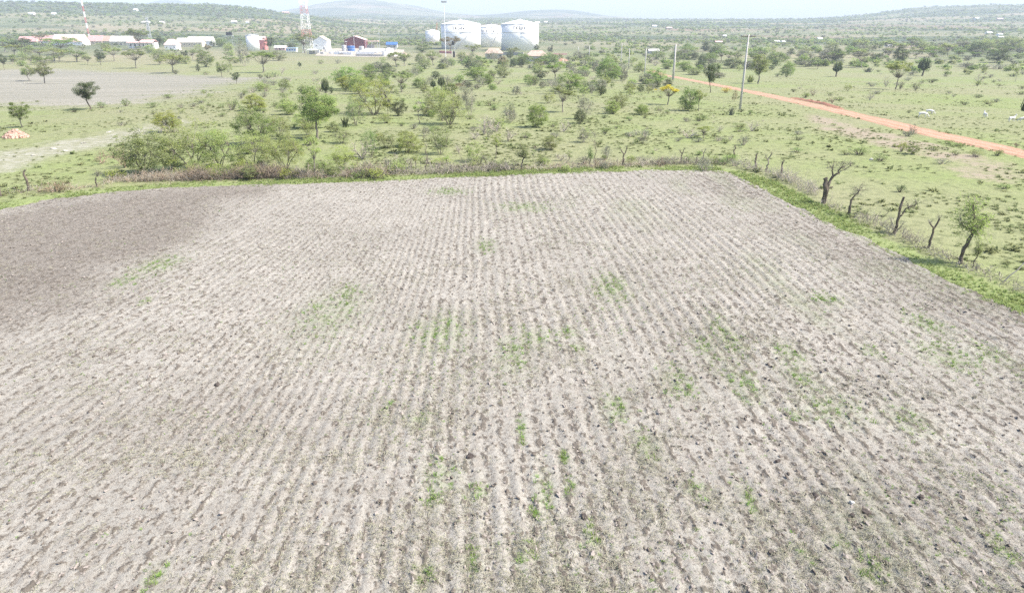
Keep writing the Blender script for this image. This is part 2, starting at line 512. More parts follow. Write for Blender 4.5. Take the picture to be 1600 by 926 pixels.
m_soil, nt, out = new_mat('dry ploughed soil'); b = NB(nt)
P = b.pos()
ru = b.attr('row'); dk = b.attr('dark'); gr = b.attr('green'); cl = b.attr('clod')
cosr = b.math('COSINE', b.math('MULTIPLY', ru, 2 * math.pi))
n0 = b.noise(P, 0.11, 4, 0.6); n1 = b.noise(P, 0.5, 4, 0.6); n2 = b.noise(P, 3.2, 5, 0.7); n3 = b.noise(P, 10.0, 4, 0.75); n4 = b.noise(P, 34.0, 3, 0.7)
soil = b.mix(b.ramp(n1, [(0.35, 0.0), (0.65, 1.0)]), (0.320, 0.305, 0.268), (0.372, 0.353, 0.312))
soil = b.mix(b.ramp(n0, [(0.38, 0.55), (0.56, 0.0)]), soil, (0.262, 0.248, 0.218))
soil = b.mix(b.ramp(n2, [(0.40, 0.75), (0.56, 0.0)]), soil, (0.256, 0.234, 0.200))
n3r = b.math('ADD', n3, b.math('MULTIPLY', cosr, 0.03))
soil = b.mix(b.ramp(n3r, [(0.39, 0.85), (0.49, 0.0)]), soil, (0.150, 0.130, 0.108))
soil = b.mix(b.ramp(n4, [(0.56, 0.0), (0.70, 0.55)]), soil, (0.42, 0.39, 0.335))
soil = b.mix(b.math('MULTIPLY', dk, 0.80), soil, b.mix(b.ramp(n3, [(0.4, 0.0), (0.6, 1.0)]), (0.110, 0.096, 0.080), (0.235, 0.210, 0.180)))
n5 = b.noise(P, 24.0, 4, 0.8)
clm = b.ramp(b.math('ADD', cl, b.math('MULTIPLY', b.math('SUBTRACT', n5, 0.5), 2.6), True), [(0.44, 0.0), (0.62, 0.88)])
soil = b.mix(clm, soil, b.mix(n2, (0.088, 0.076, 0.062), (0.165, 0.143, 0.119)))
soil = b.mix(b.math('MULTIPLY', gr, b.ramp(n2, [(0.38, 0.05), (0.62, 0.75)])), soil, (0.190, 0.236, 0.115))
nrm = b.bump(b.math('ADD', n3, b.math('MULTIPLY', n4, 0.6)), 0.8, 0.06)
b.bsdf(out, soil, 0.95, 0.08, nrm)

fr = np.linspace(R(-49), R(49), 700)
bk = np.linspace(R(49), R(311), 36)[1:]
X, Y, F = polar(5.0, 165, 1330, np.concatenate([fr, bk]))
okF = in_poly(X, Y, FIELD)
ins = okF; ed = poly_dist(X, Y, FIELD)
ragged = ed * np.where(ins, 1, -1) + 0.8 * fbm(X / 2.4, Y / 2.4, 4, 77) - 0.1
u = row_u(X, Y)
sD = np.where(in_poly(X, Y, DARK), 1, -1) * poly_dist(X, Y, DARK)
dark = sstep(-3.2, 2.6, sD + 3.0 * fbm(X / 3.0, Y / 3.0, 4, 41))
sR = np.where(in_poly(X, Y, RIGHT_DARK), 1, -1) * poly_dist(X, Y, RIGHT_DARK)
darkR = sstep(-3.0, 3.0, sR + 2.5 * fbm(X / 2.5, Y / 2.5, 3, 42))
pc1, _ = ground(320, 655); dkp = np.exp(-(((X - pc1.x) / 3.6) ** 2 + ((Y - pc1.y) / 2.6) ** 2) * (1 + 0.6 * fbm(X, Y, 3, 9)))
pc2, _ = ground(1380, 780); dkp2 = np.exp(-(((X - pc2.x) / 3.5) ** 2 + ((Y - pc2.y) / 2.5) ** 2))
rowamp = (1 - 0.85 * dark) * np.clip(0.5 + 0.9 * fbm(X / 3.0, Y / 4.0, 3, 23), 0.0, 1.2) * (0.65 + 0.35 * sstep(-14, 0, X))
rise = np.cos(2 * np.pi * u)
rough = 0.8 + 0.4 * sstep(-5, 14, X) + 0.4 * dark
# turned-over lumps: chains of them along the furrows, thicker in some places than in others
reg = 0.5 + 0.5 * fbm(X / 6.0, Y / 8.0, 3, 29) + 0.22 * sstep(-8, 10, X) + 0.12 * darkR - 0.30 * (1 - sstep(-16, -2, X)) * (1 - sstep(16, 32, Y))
lump = fbm(u * 0.57 / 0.105, Y / 0.18, 2, 101, 0.5)
thr = 0.53 - 0.24 * np.clip(reg, 0, 1.1) - 0.30 * np.clip(-rise, 0, 1) ** 1.3 * (1 - dark) - 0.24 * dark - 0.14 * darkR
clod = sstep(0.0, 0.16, lump - thr) * (1 - 0.1 * dark)
Z = terrain(X, Y) + 0.06 + 0.034 * rowamp * rise
Z = Z + rough * (0.030 * fbm(X / 0.7, Y / 0.7, 3, 3) + 0.030 * np.maximum(0, fbm(X / 0.20, Y / 0.24, 3, 13) - 0.05))
Z = Z + clod * (0.030 + 0.04 * np.maximum(0, fbm(X / 0.16, Y / 0.2, 2, 19) + 0.3))
green = np.zeros_like(X)
for gx, gy, wx, wy in GP:
    green = np.maximum(green, 0.72 * np.exp(-((X - gx) / (wx * 1.1)) ** 2 - ((Y - gy) / (wy * 1.7)) ** 2))
green = np.maximum(green, 0.55 * sstep(-2, 10, X) * np.clip(fbm(X / 2.0, Y / 5.0, 4, 111) * 1.6 - 0.05, 0, 1))
okf = (ragged > 0)[F].all(1)
used = np.unique(F[okf]); remap = np.full(len(X), -1); remap[used] = np.arange(len(used))
me = np_mesh('ploughed_field', np.stack([X, Y, Z], 1)[used], remap[F[okf]], m_soil)
set_attr(me, 'row', u[used]); set_attr(me, 'dark', np.clip(dark + 0.4 * darkR + 0.5 * dkp + 0.3 * dkp2, 0, 1)[used]); set_attr(me, 'green', green[used]); set_attr(me, 'clod', clod[used])
field = tag(link(bpy.data.objects.new('ploughed_field', me)), kind='structure')

def field_z(x, y):
    return terrain(x, y) + 0.06 + 0.03 * np.cos(2 * np.pi * row_u(x, y))

# clods, straw and weeds lying on the field
def clod_mesh(name, mat, seed, flat=0.7):
    rg = np.random.default_rng(seed)
    import bmesh
    bm = bmesh.new(); bmesh.ops.create_icosphere(bm, subdivisions=1 if seed < 100 else 2, radius=1.0)
    for v in bm.verts:
        k = 0.72 + 0.5 * rg.random()
        v.co = Vector((v.co.x * k * (0.9 + 0.3 * rg.random()), v.co.y * k, v.co.z * k * flat))
    me = bpy.data.meshes.new(name); bm.to_mesh(me); bm.free(); me.materials.append(mat)
    return me
m_clod = mat_plain('damp clod', (0.140, 0.120, 0.100), 0.95, 0.35, 2.0, 0.05)
m_clod2 = mat_plain('dry clod', (0.290, 0.256, 0.228), 0.95, 0.3, 2.0, 0.05)
clods = [clod_mesh('clod%d' % i, m_clod if i < 4 else m_clod2, i + 1) for i in range(8)]

def field_points(n, rmin=9.0, rmax=95.0):
    a = RNG.uniform(R(-46), R(46), n); r = rmin * (rmax / rmin) ** RNG.random(n)
    x = r * np.sin(a); y = r * np.cos(a)
    ok = in_poly(x, y, FIELD) & (poly_dist(x, y, FIELD) > 0.35)
    return x[ok], y[ok]
x, y = field_points(280000, 9, 70)
uu = row_u(x, y)
dd = sstep(-2.2, 2.2, np.where(in_poly(x, y, DARK), 1, -1) * poly_dist(x, y, DARK))
phase = np.cos(2 * np.pi * (uu + 0.45))
reg_ = 0.5 + 0.5 * fbm(x / 6.0, y / 8.0, 3, 29) + 0.22 * sstep(-8, 10, x) - 0.30 * (1 - sstep(-16, -2, x)) * (1 - sstep(16, 32, y))
rise_ = np.cos(2 * np.pi * uu)
lmp = sstep(-0.02, 0.18, fbm(uu * 0.57 / 0.105, y / 0.18, 2, 101, 0.5) - (0.53 - 0.24 * np.clip(reg_, 0, 1.1) - 0.30 * np.clip(-rise_, 0, 1) ** 1.3 * (1 - dd) - 0.24 * dd))
side = sstep(-10, 14, x)
pr = 0.03 + 0.65 * lmp
kp = RNG.random(len(x)) < pr
x, y, side, dd = x[kp], y[kp], side[kp], dd[kp]
N = len(x)
sz = 0.010 + 0.042 * RNG.random(N) ** 3
rot = np.stack([RNG.uniform(-0.5, 0.5, N), RNG.uniform(-0.5, 0.5, N), -az_row(x) + RNG.normal(0, 0.45, N)], 1)
scl = np.stack([sz * RNG.uniform(0.7, 1.2, N), sz * RNG.uniform(1.0, 2.6, N), sz * RNG.uniform(0.45, 0.85, N)], 1)
pick = np.where(RNG.random(N) < 0.55, RNG.integers(0, 4, N), RNG.integers(4, 8, N))
scatter('soil_clods', np.stack([x, y, field_z(x, y) + sz * 0.1 + 0.03 * lmp[kp]], 1), rot, scl, clods, 'small dark and pale earth clods strewn along the furrows', 'soil clods', pick)

def tuft_mesh(name, mat, n, h, spread, w, seed, curl=0.5):
    rg = np.random.default_rng(seed); mb = MB()
    for k in range(n):
        a = rg.uniform(0, 6.28); r0 = spread * 0.35 * rg.random() ** 0.5; hh = h * rg.uniform(0.5, 1.15); out_ = spread * rg.uniform(0.2, 1.0)
        c, s_ = math.cos(a), math.sin(a); b0 = Vector((r0 * math.cos(a * 3.1), r0 * math.sin(a * 3.1), 0))
        side_ = Vector((-s_, c, 0)) * w
        p1 = b0 + Vector((c * out_ * 0.4, s_ * out_ * 0.4, hh * 0.62)); p2 = b0 + Vector((c * out_, s_ * out_, hh * (1 - curl * rg.random())))
        mb.add([tuple(b0 - side_), tuple(b0 + side_), tuple(p1 + side_ * 0.8), tuple(p1 - side_ * 0.8), tuple(p2)], [(0, 1, 2, 3), (3, 2, 4)])
    return mb.mesh(name, mat)
m_weed = mat_leaf('young weed green', (0.140, 0.235, 0.052), (0.285, 0.405, 0.115), 0.4)
m_verge = mat_leaf('verge grass', (0.240, 0.300, 0.102), (0.365, 0.430, 0.180), 0.5)
m_straw = mat_leaf('dry straw', (0.22, 0.22, 0.13), (0.46, 0.44, 0.34), 0.15)
m_pastg = mat_leaf('pasture tussock', (0.165, 0.195, 0.085), (0.270, 0.295, 0.145), 0.35)
weeds = [tuft_mesh('weed%d' % i, m_weed, 10, (0.09, 0.14, 0.18, 0.11)[i], (0.13, 0.11, 0.16, 0.19)[i], 0.009, 200 + i) for i in range(4)]
px_, py_, sc_ = [], [], []
for gx, gy, wx, wy in GP:
    n = int(np.clip(85 * wx * wy * 3.14, 30, 250))
    gx2 = gx + RNG.normal(0, wx * 0.6, n); gy2 = gy + RNG.normal(0, wy * 1.1, n)
    keep_ = RNG.random(n) < 0.35 + 0.65 * (np.cos(2 * np.pi * (row_u(gx2, gy2) + 0.4)) > 0)
    gx2, gy2 = gx2[keep_], gy2[keep_]
    px_.append(gx2); py_.append(gy2); sc_.append(RNG.uniform(0.35, 1.1, len(gx2)))
x2, y2 = field_points(60000, 9, 80)
kp = RNG.random(len(x2)) < np.clip(0.25 + 1.3 * fbm(x2 / 4, y2 / 4, 3, 99), 0, 1) * (0.3 + 0.7 * sstep(-6, 8, x2))
px_.append(x2[kp]); py_.append(y2[kp]); sc_.append(RNG.uniform(0.25, 0.6, kp.sum()))
x, y, s_ = np.concatenate(px_), np.concatenate(py_), np.concatenate(sc_)
ok = in_poly(x, y, FIELD); x, y, s_ = x[ok], y[ok], s_[ok]
N = len(x)
scatter('field_weeds', np.stack([x, y, field_z(x, y) - 0.01], 1), np.stack([np.zeros(N), np.zeros(N), RNG.uniform(0, 6.28, N)], 1),
        np.stack([s_, s_, s_ * RNG.uniform(0.7, 1.2, N)], 1), weeds, 'fresh green weeds sprouting in patches on the ploughed soil', 'weeds')

def straw_mesh(name, seed):
    rg = np.random.default_rng(seed); mb = MB()
    for k in range(5):
        p = Vector((rg.uniform(-.12, .12), rg.uniform(-.12, .12), 0.015)); a = rg.uniform(0, 6.28); L = rg.uniform(0.05, 0.14)
        q = p + Vector((math.cos(a) * L, math.sin(a) * L, rg.uniform(0, 0.05))); mid = (p + q) / 2 + Vector((0, 0, rg.uniform(0.0, 0.03)))
        mb.tube([p, mid, q], [0.004, 0.005, 0.003], 3, False)
    return mb.mesh(name, m_straw)
straws = [straw_mesh('straw%d' % i, 300 + i) for i in range(5)]
x, y = field_points(80000, 9, 60)
kp = RNG.random(len(x)) < np.clip(0.35 + 1.2 * fbm(x / 2.2, y / 2.2, 3, 55), 0.03, 1) * (0.6 + 0.4 * sstep(-8, 10, x))
x, y = x[kp], y[kp]; N = len(x); s_ = RNG.uniform(0.6, 1.3, N)
scatter('straw_litter', np.stack([x, y, field_z(x, y) + 0.01], 1), np.stack([np.zeros(N), np.zeros(N), RNG.uniform(0, 6.28, N)], 1),
        np.stack([s_, s_, s_], 1), straws, 'pale dry straw and stalks littering the ploughed soil', 'straw')

# bright grass verge round the field, tussocks over the pasture
def along(poly, n, off0, off1):
    """random points beside a polyline, on its outer side"""
    pts = np.array(poly); seg = np.diff(pts, axis=0); L = np.hypot(seg[:, 0], seg[:, 1]); cs = np.concatenate([[0], np.cumsum(L)])
    t = RNG.random(n) * cs[-1]; i = np.clip(np.searchsorted(cs, t) - 1, 0, len(L) - 1)
    q = pts[i] + seg[i] * ((t - cs[i]) / L[i])[:, None]
    nn = np.stack([-seg[i, 1], seg[i, 0]], 1) / L[i][:, None]
    o = RNG.uniform(off0, off1, n)
    return q[:, 0] + nn[:, 0] * o, q[:, 1] + nn[:, 1] * o, t / cs[-1]
verge = [tuft_mesh('verge%d' % i, m_verge, 16, 0.30, 0.30, 0.016, 400 + i) for i in range(5)]
x, y, t = along(EDGE, 30000, -1.1, 2.1)
sd_ = np.where(in_poly(x, y, FIELD), 1, -1) * poly_dist(x, y, FIELD)
kp = (np.hypot(x, y) < 130) & (y > 4) & (RNG.random(len(x)) < np.clip(0.7 + 1.1 * fbm(x / 3, y / 3, 3, 5), 0.1, 1)) & (RNG.random(len(x)) < np.clip(1.0 - np.maximum(sd_, 0) * 1.1 + 0.3 * fbm(x / 1.2, y / 1.2, 2, 6), 0.04, 1))
x, y = x[kp], y[kp]; N = len(x)
s_ = RNG.uniform(0.45, 1.1, N) * (0.75 + 0.5 * fbm(x / 4, y / 4, 2, 15))
scatter('verge_grass', np.stack([x, y, terrain(x, y) - 0.02], 1), np.stack([np.zeros(N), np.zeros(N), RNG.uniform(0, 6.28, N)], 1),
        np.stack([s_, s_, s_ * RNG.uniform(0.7, 1.2, N)], 1), verge, 'bright green grass verge round the edge of the ploughed field', 'grass')

tuss = [tuft_mesh('tussock%d' % i, m_pastg, 18, 0.30, 0.34, 0.03, 500 + i) for i in range(4)]
n = 52000
a = RNG.uniform(R(-44), R(44), n); r = 45 * (330 / 45) ** RNG.random(n)
x = r * np.sin(a); y = r * np.cos(a)
ok = ~in_poly(x, y, FIELD) & (poly_dist(x, y, FIELD) > 1.0) & (poly_dist(x, y, TRACK, False) > 1.9) & (~in_poly(x, y, BARE) | (RNG.random(n) < 0.06 + 0.3 * (poly_dist(x, y, BARE) < 12)))
ok &= RNG.random(n) < np.clip(0.30 + 1.5 * fbm(x / 7, y / 7, 4, 71), 0.02, 1)
ok &= ~(in_poly(x, y, STONY) & (RNG.random(n) < 0.75))
x, y = x[ok], y[ok]; N = len(x)
s_ = RNG.uniform(0.35, 1.0, N) + 0.9 * (RNG.random(N) < 0.06)
scatter('pasture_grass', np.stack([x, y, terrain(x, y) - 0.02], 1), np.stack([np.zeros(N), np.zeros(N), RNG.uniform(0, 6.28, N)], 1),
        np.stack([s_ * 1.2, s_ * 1.2, s_ * RNG.uniform(0.4, 0.9, N)], 1), tuss, 'short tussocky grass scattered over the green pasture', 'grass')

# ------------------------------------------------------------------ the red track
m_track, nt, out = new_mat('red murram'); b = NB(nt); P = b.pos()
v_ = b.attr('across')
n1 = b.noise(P, 0.4, 4, 0.6); n2 = b.noise(P, 3.0, 5, 0.7)
c = b.mix(b.ramp(n1, [(0.35, 0.0), (0.65, 1.0)]), (0.355, 0.222, 0.145), (0.405, 0.272, 0.190))
rut = b.ramp(b.math('ABSOLUTE', b.math('SUBTRACT', b.math('ABSOLUTE', v_), 0.45)), [(0.05, 0.7), (0.22, 0.0)])
c = b.mix(rut, c, (0.43, 0.315, 0.245))
c = b.mix(b.ramp(n2, [(0.42, 0.6), (0.55, 0.0)]), c, (0.33, 0.18, 0.12))
b.bsdf(out, c, 0.95, 0.08, b.bump(n2, 0.6, 0.12))
pts = np.array(TRACK); seg = np.diff(pts, axis=0); L = np.hypot(seg[:, 0], seg[:, 1]); cs = np.concatenate([[0], np.cumsum(L)])
tt = np.arange(0, cs[-1], 0.7)
cx = np.interp(tt, cs, pts[:, 0]); cy = np.interp(tt, cs, pts[:, 1])
ker = np.hanning(41); ker /= ker.sum()
cxs = np.convolve(np.pad(cx, 20, 'edge'), ker, 'valid'); cys = np.convolve(np.pad(cy, 20, 'edge'), ker, 'valid')
dx = np.gradient(cxs); dy = np.gradient(cys); ln = np.hypot(dx, dy); nx, ny = dy / ln, -dx / ln
K = 13
vv = np.linspace(-1, 1, K)
wl = 2.0 + 0.9 * fbm(tt / 3.5, tt * 0 + 3, 4, 91); wr = 2.0 + 0.9 * fbm(tt / 3.5, tt * 0 + 33, 4, 92)
V = []; across = []
for k, v in enumerate(vv):
    w = np.where(v < 0, wl, wr) * v
    x = cxs + nx * w; y = cys + ny * w
    z = terrain(x, y) + 0.035 - 0.05 * (abs(abs(v) - 0.45) < 0.12) - 0.09 * (abs(v) > 0.97)
    V.append(np.stack([x, y, z], 1)); across.append(np.full(len(x), v))
V = np.stack(V, 1); across = np.stack(across, 1)
n = len(tt); i, j = np.meshgrid(np.arange(n - 1), np.arange(K - 1), indexing='ij'); k = (i * K + j).ravel()
me = np_mesh('dirt_track', V.reshape(-1, 3), np.stack([k, k + 1, k + K + 1, k + K], 1), m_track)
set_attr(me, 'across', across.ravel())
tag(link(bpy.data.objects.new('dirt_track', me)), kind='structure')

# low bank of freshly graded red earth on the far side of the track
bank = wpoly([(1228, 152), (1255, 158), (1280, 163), (1306, 170)])
m_bank = mat_plain('red earth', (0.29, 0.15, 0.105), 0.95, 0.35, 1.5, 0.05)
bp = np.array(bank); Vb = []; nb = 60
for q in range(nb + 1):
    t = q / nb * (len(bp) - 1); i = min(int(t), len(bp) - 2); p = bp[i] + (bp[i + 1] - bp[i]) * (t - i)
    d = bp[i + 1] - bp[i]; d = d / np.hypot(*d); nn = np.array([-d[1], d[0]])
    env = math.sin(math.pi * q / nb) ** 0.5
    for v in np.linspace(-1, 1, 9):
        xy = p + nn * v * 0.9 + nn * 1.2
        h = 0.38 * env * (1 - v * v) * (0.6 + 0.8 * float(vnoise(np.array(q * 0.45), np.array(v * 2 + 5), 3)))
        Vb.append((xy[0], xy[1], float(terrain(*xy)) - 0.06 + h))
i, j = np.meshgrid(np.arange(nb), np.arange(8), indexing='ij'); k = (i * 9 + j).ravel()
me = np_mesh('earth_bank', np.array(Vb), np.stack([k, k + 9, k + 10, k + 1], 1), m_bank)
tag(link(bpy.data.objects.new('earth_bank', me)), kind='structure')

# ------------------------------------------------------------------ trees and bushes
m_bark = mat_plain('grey bark', (0.225, 0.198, 0.165), 0.95, 0.4, 5.0, 0.05)
m_barkd = mat_plain('dark bark', (0.150, 0.126, 0.098), 0.95, 0.4, 5.0, 0.05)
m_barkp = mat_plain('pale dry wood', (0.44, 0.395, 0.325), 0.95, 0.3, 5.0, 0.05)
m_barkr = mat_plain('reddish twigs', (0.34, 0.265, 0.195), 0.95, 0.3, 5.0, 0.05)
LEAF = {
    'dark': mat_leaf('dark green leaves', (0.088, 0.118, 0.056), (0.205, 0.245, 0.122), 0.45),
    'mid': mat_leaf('mid green leaves', (0.172, 0.238, 0.080), (0.330, 0.412, 0.155), 0.55),
    'bright': mat_leaf('bright green leaves', (0.210, 0.305, 0.080), (0.370, 0.480, 0.160), 0.55),
    'yellow': mat_leaf('yellow blossom', (0.460, 0.370, 0.050), (0.640, 0.550, 0.120), 0.4),
    'ygreen': mat_leaf('yellow green leaves', (0.300, 0.345, 0.085), (0.450, 0.505, 0.155), 0.55),
    'olive': mat_leaf('olive leaves', (0.225, 0.268, 0.110), (0.395, 0.448, 0.205), 0.55),
    'pale': mat_leaf('pale feathery leaves', (0.320, 0.382, 0.135), (0.485, 0.560, 0.230), 0.6),
    'grey': mat_leaf('grey green leaves', (0.195, 0.205, 0.140), (0.340, 0.348, 0.260), 0.45),
    'lime': mat_leaf('lime leaves', (0.260, 0.345, 0.085), (0.420, 0.510, 0.175), 0.5),
    'brown': mat_leaf('rusty brown leaves', (0.230, 0.200, 0.105), (0.350, 0.305, 0.180), 0.45),
}

def curve_pts(a, b_, sag, rg, n=4, jit=0.03):
    a = Vector(a); b_ = Vector(b_); L = (b_ - a).length
    out_ = []
    for i in range(n + 1):
        t = i / n
        p = a.lerp(b_, t) + Vector((0, 0, sag * L * math.sin(math.pi * t)))
        if 0 < i < n: p += Vector(rg.normal(0, jit * L, 3))
        out_.append(p)
    return out_

def crown_points(kind, rg, n):
    out_ = []
    while len(out_) < n:
        x, y, z = rg.uniform(-1, 1, 3)
        r = math.hypot(x, y)
        if kind == 'umb':
            if r > 1: continue
            out_.append((x * 0.5, y * 0.5, 0.80 + 0.12 * (1 - r * r) + 0.06 * z))
        elif kind == 'rnd':
            q = math.sqrt(r * r + z * z)
            if q > 1 or q < 0.45 * rg.random() ** 0.3: continue
            out_.append((x * 0.46, y * 0.46, 0.47 + 0.48 * z if z > 0 else 0.47 + 0.43 * z))
        elif kind == 'tre':
            q = math.sqrt(r * r + z * z)
            if q > 1 or q < 0.4: continue
            out_.append((x * 0.45, y * 0.45, 0.65 + 0.31 * z))
        elif kind == 'spr':
            zz = (z + 1) / 2
            if r > 0.62 + 0.45 * zz ** 0.6 or r > 1.02 * math.sqrt(max(0.02, 1.05 - zz ** 2.6)): continue
            if r * r + (zz * 0.9) ** 2 < 0.25 * rg.random(): continue
            out_.append((x * 0.5, y * 0.5, 0.15 + 0.81 * zz))
        elif kind == 'sap':
            q = math.sqrt(r * r + z * z)
            if q > 1: continue
            out_.append((x * 0.36, y * 0.36, 0.74 + 0.22 * z))
    return out_

SPEC = {  # clusters, leaves per cluster, cluster radius, leaf size, aspect, trunk radius
    'umb': (40, 170, 0.080, 0.017, 0.5, 0.020),
    'rnd': (105, 76, 0.088, 0.018, 0.5, 0.009),
    'tre': (48, 160, 0.090, 0.018, 0.5, 0.022),
    'spr': (90, 68, 0.085, 0.015, 0.45, 0.009),
    'sap': (18, 60, 0.075, 0.022, 0.5, 0.016),
}
def make_tree(kind, seed):
    rg = np.random.default_rng(seed)
    nc, nl, cr, ls, asp, tr = SPEC[kind]
    C = crown_points(kind, rg, nc)
    # uneven outline: push whole sectors in or out
    ph = rg.uniform(0, 6.28, 4); am = rg.uniform(0.05, 0.16, 4)
    C2 = []
    for x, y, z in C:
        w = math.atan2(y, x); k = 1 + sum(am[i] * math.sin((i + 1) * w + ph[i]) for i in range(4)) - 0.05
        C2.append(Vector((x * k, y * k, z * (1 + 0.07 * math.sin(2 * w + ph[1]) * (0.3 + z)))))
    wood = MB(); leaf = MB()
    multi = kind in ('rnd', 'spr')
    nst = 5 if multi else 1
    stems = []
    if multi:
        for k in range(nst):
            a = 6.28 * k / nst + rg.uniform(-0.4, 0.4)
            rr = 0.10 if kind == 'rnd' else 0.16
            top = Vector((math.cos(a) * rr * 1.5, math.sin(a) * rr * 1.5, 0.38 + 0.1 * rg.random()))
            b0 = Vector((math.cos(a) * 0.025, math.sin(a) * 0.025, -0.03))
            wood.tube(curve_pts(b0, top, 0.05, rg), [tr * 1.2, tr * 1.05, tr * 0.9, tr * 0.8, tr * 0.7], 5)
            stems.append(top)
    else:
        fh = {'umb': 0.42, 'tre': 0.40, 'sap': 0.45}[kind]
        top = Vector((rg.uniform(-.06, .06), rg.uniform(-.06, .06), fh))
        wood.tube(curve_pts((0, 0, -0.03), top, 0.0, rg, 5), [tr * 1.5, tr * 1.15, tr, tr * 0.95, tr * 0.9, tr * 0.85], 7)
        stems.append(top)
    for k, c in enumerate(C2):
        s0 = min(stems, key=lambda s_: (s_ - c).length)
        wood.tube(curve_pts(s0, c, 0.06 if kind != 'umb' else -0.06, rg, 4, 0.05), [tr * 0.42, tr * 0.3, tr * 0.2, tr * 0.13, tr * 0.07], 4)
        for q in range(2):
            e = c + Vector(rg.normal(0, cr * 1.0, 3))
            wood.tube([c.lerp(s0, 0.25), e], [tr * 0.2, tr * 0.07], 3)
    pts = []
    for c in C2:
        n = int(nl * rg.uniform(0.55, 1.4)); rad = cr * rg.uniform(0.7, 1.3)
        g = rg.normal(0, 1, (n, 3)); g /= np.maximum(np.linalg.norm(g, axis=1)[:, None], 1e-6)
        rr = rg.random(n)[:, None] ** 0.55
        g = g * rr * rad * np.array([1.25, 1.25, 0.55 if kind == 'umb' else 0.85])
        pts.append(np.array(c) + g)
    pts = np.concatenate(pts); pts[:, 2] = np.maximum(pts[:, 2], 0.03)
    leaf.leaves(pts, ls, asp, rg, 0.0)
    return wood, leaf

def make_bare(seed, dense=1.0):
    """leafless thorn bush: stems that fork three times"""
    rg = np.random.default_rng(seed); stem = MB(); twig = MB()
    def grow(p, d, L, r, lev):
        n = 3; q = [Vector(p)]
        for k in range(n):
            d = (d + Vector(rg.normal(0, 0.16, 3)) + Vector((0, 0, 0.04))).normalized(); q.append(q[-1] + d * L / n)
        (stem if lev < 2 else twig).tube(q, [r, r * 0.85, r * 0.7, r * 0.5], 4 if lev < 2 else 3, False)
        if lev < 3:
            for k in range(int((3 if lev else 4) * dense)):
                t = q[rg.integers(1, n + 1)]
                nd = (d + Vector(rg.normal(0, 0.62, 3))).normalized()
                grow(t, nd, L * rg.uniform(0.5, 0.8), r * 0.5, lev + 1)
    for k in range(5):
        a = 6.28 * k / 5 + rg.uniform(-.5, .5)
        grow((0, 0, -0.02), Vector((math.cos(a) * 0.55, math.sin(a) * 0.55, 0.9)).normalized(), 0.42, 0.022, 0)
    return stem, twig

def make_low(seed):
    rg = np.random.default_rng(seed); stem = MB(); leaf = MB(); pts = []
    for k in range(16):
        a = rg.uniform(0, 6.28); r = 0.42 * rg.random() ** 0.6; h = (0.85 - 1.1 * r * r) * rg.uniform(0.5, 1.1)
        c = Vector((math.cos(a) * r, math.sin(a) * r, max(0.15, h)))
        stem.tube([(c.x * 0.25, c.y * 0.25, -0.03), tuple(c)], [0.02, 0.008], 3, False)
        n = 26; g = rg.normal(0, 1, (n, 3)) * np.array([0.09, 0.09, 0.12]); pts.append(np.array(c) * np.array([1, 1, 0.85]) + g)
    pts = np.concatenate(pts); pts[:, 2] = np.maximum(pts[:, 2], 0.02)
    leaf.leaves(pts, 0.055, 0.32, rg, 1.2)
    return stem, leaf

def make_euph(seed):
    """candelabra succulent: a trunk that carries a brush of upright ribbed arms"""
    rg = np.random.default_rng(seed); trunk = MB(); arm = MB()
    trunk.tube(curve_pts((0, 0, -0.03), (rg.uniform(-.05, .05), 0, 0.42), 0, rg, 4, 0.04), [0.075, 0.06, 0.055, 0.05, 0.05], 7)
    for k in range(70):
        a = rg.uniform(0, 6.28); r = 0.46 * rg.random() ** 0.5
        top = Vector((math.cos(a) * r * 0.8, math.sin(a) * r * 0.8, rg.uniform(0.62, 1.0) - 0.9 * r * r))
        mid = Vector((math.cos(a) * r, math.sin(a) * r, 0.36 + 0.16 * rg.random()))
        arm.tube([(0, 0, 0.26 + 0.1 * rg.random()), tuple(mid * 0.7 + Vector((0, 0, 0.12))), tuple(mid), tuple(top)], [0.022, 0.026, 0.028, 0.012], 5)
    return trunk, arm

def make_spiky(seed):
    """ground rosettes of stiff upright blades"""
    rg = np.random.default_rng(seed); mb = MB(); st = MB()
    for k in range(34):
        a = rg.uniform(0, 6.28); r0 = 0.25 * rg.random(); o = rg.uniform(0.1, 0.35); h = rg.uniform(0.45, 1.0)
        p0 = Vector((r0 * math.cos(a * 2.7), r0 * math.sin(a * 2.7), -0.02)); p2 = p0 + Vector((math.cos(a) * o, math.sin(a) * o, h))
        mb.tube([p0, p0.lerp(p2, 0.55), p2], [0.035, 0.028, 0.006], 4, False)
    st.tube([(0, 0, -0.03), (0, 0, 0.18)], [0.08, 0.05], 6)
    return st, mb

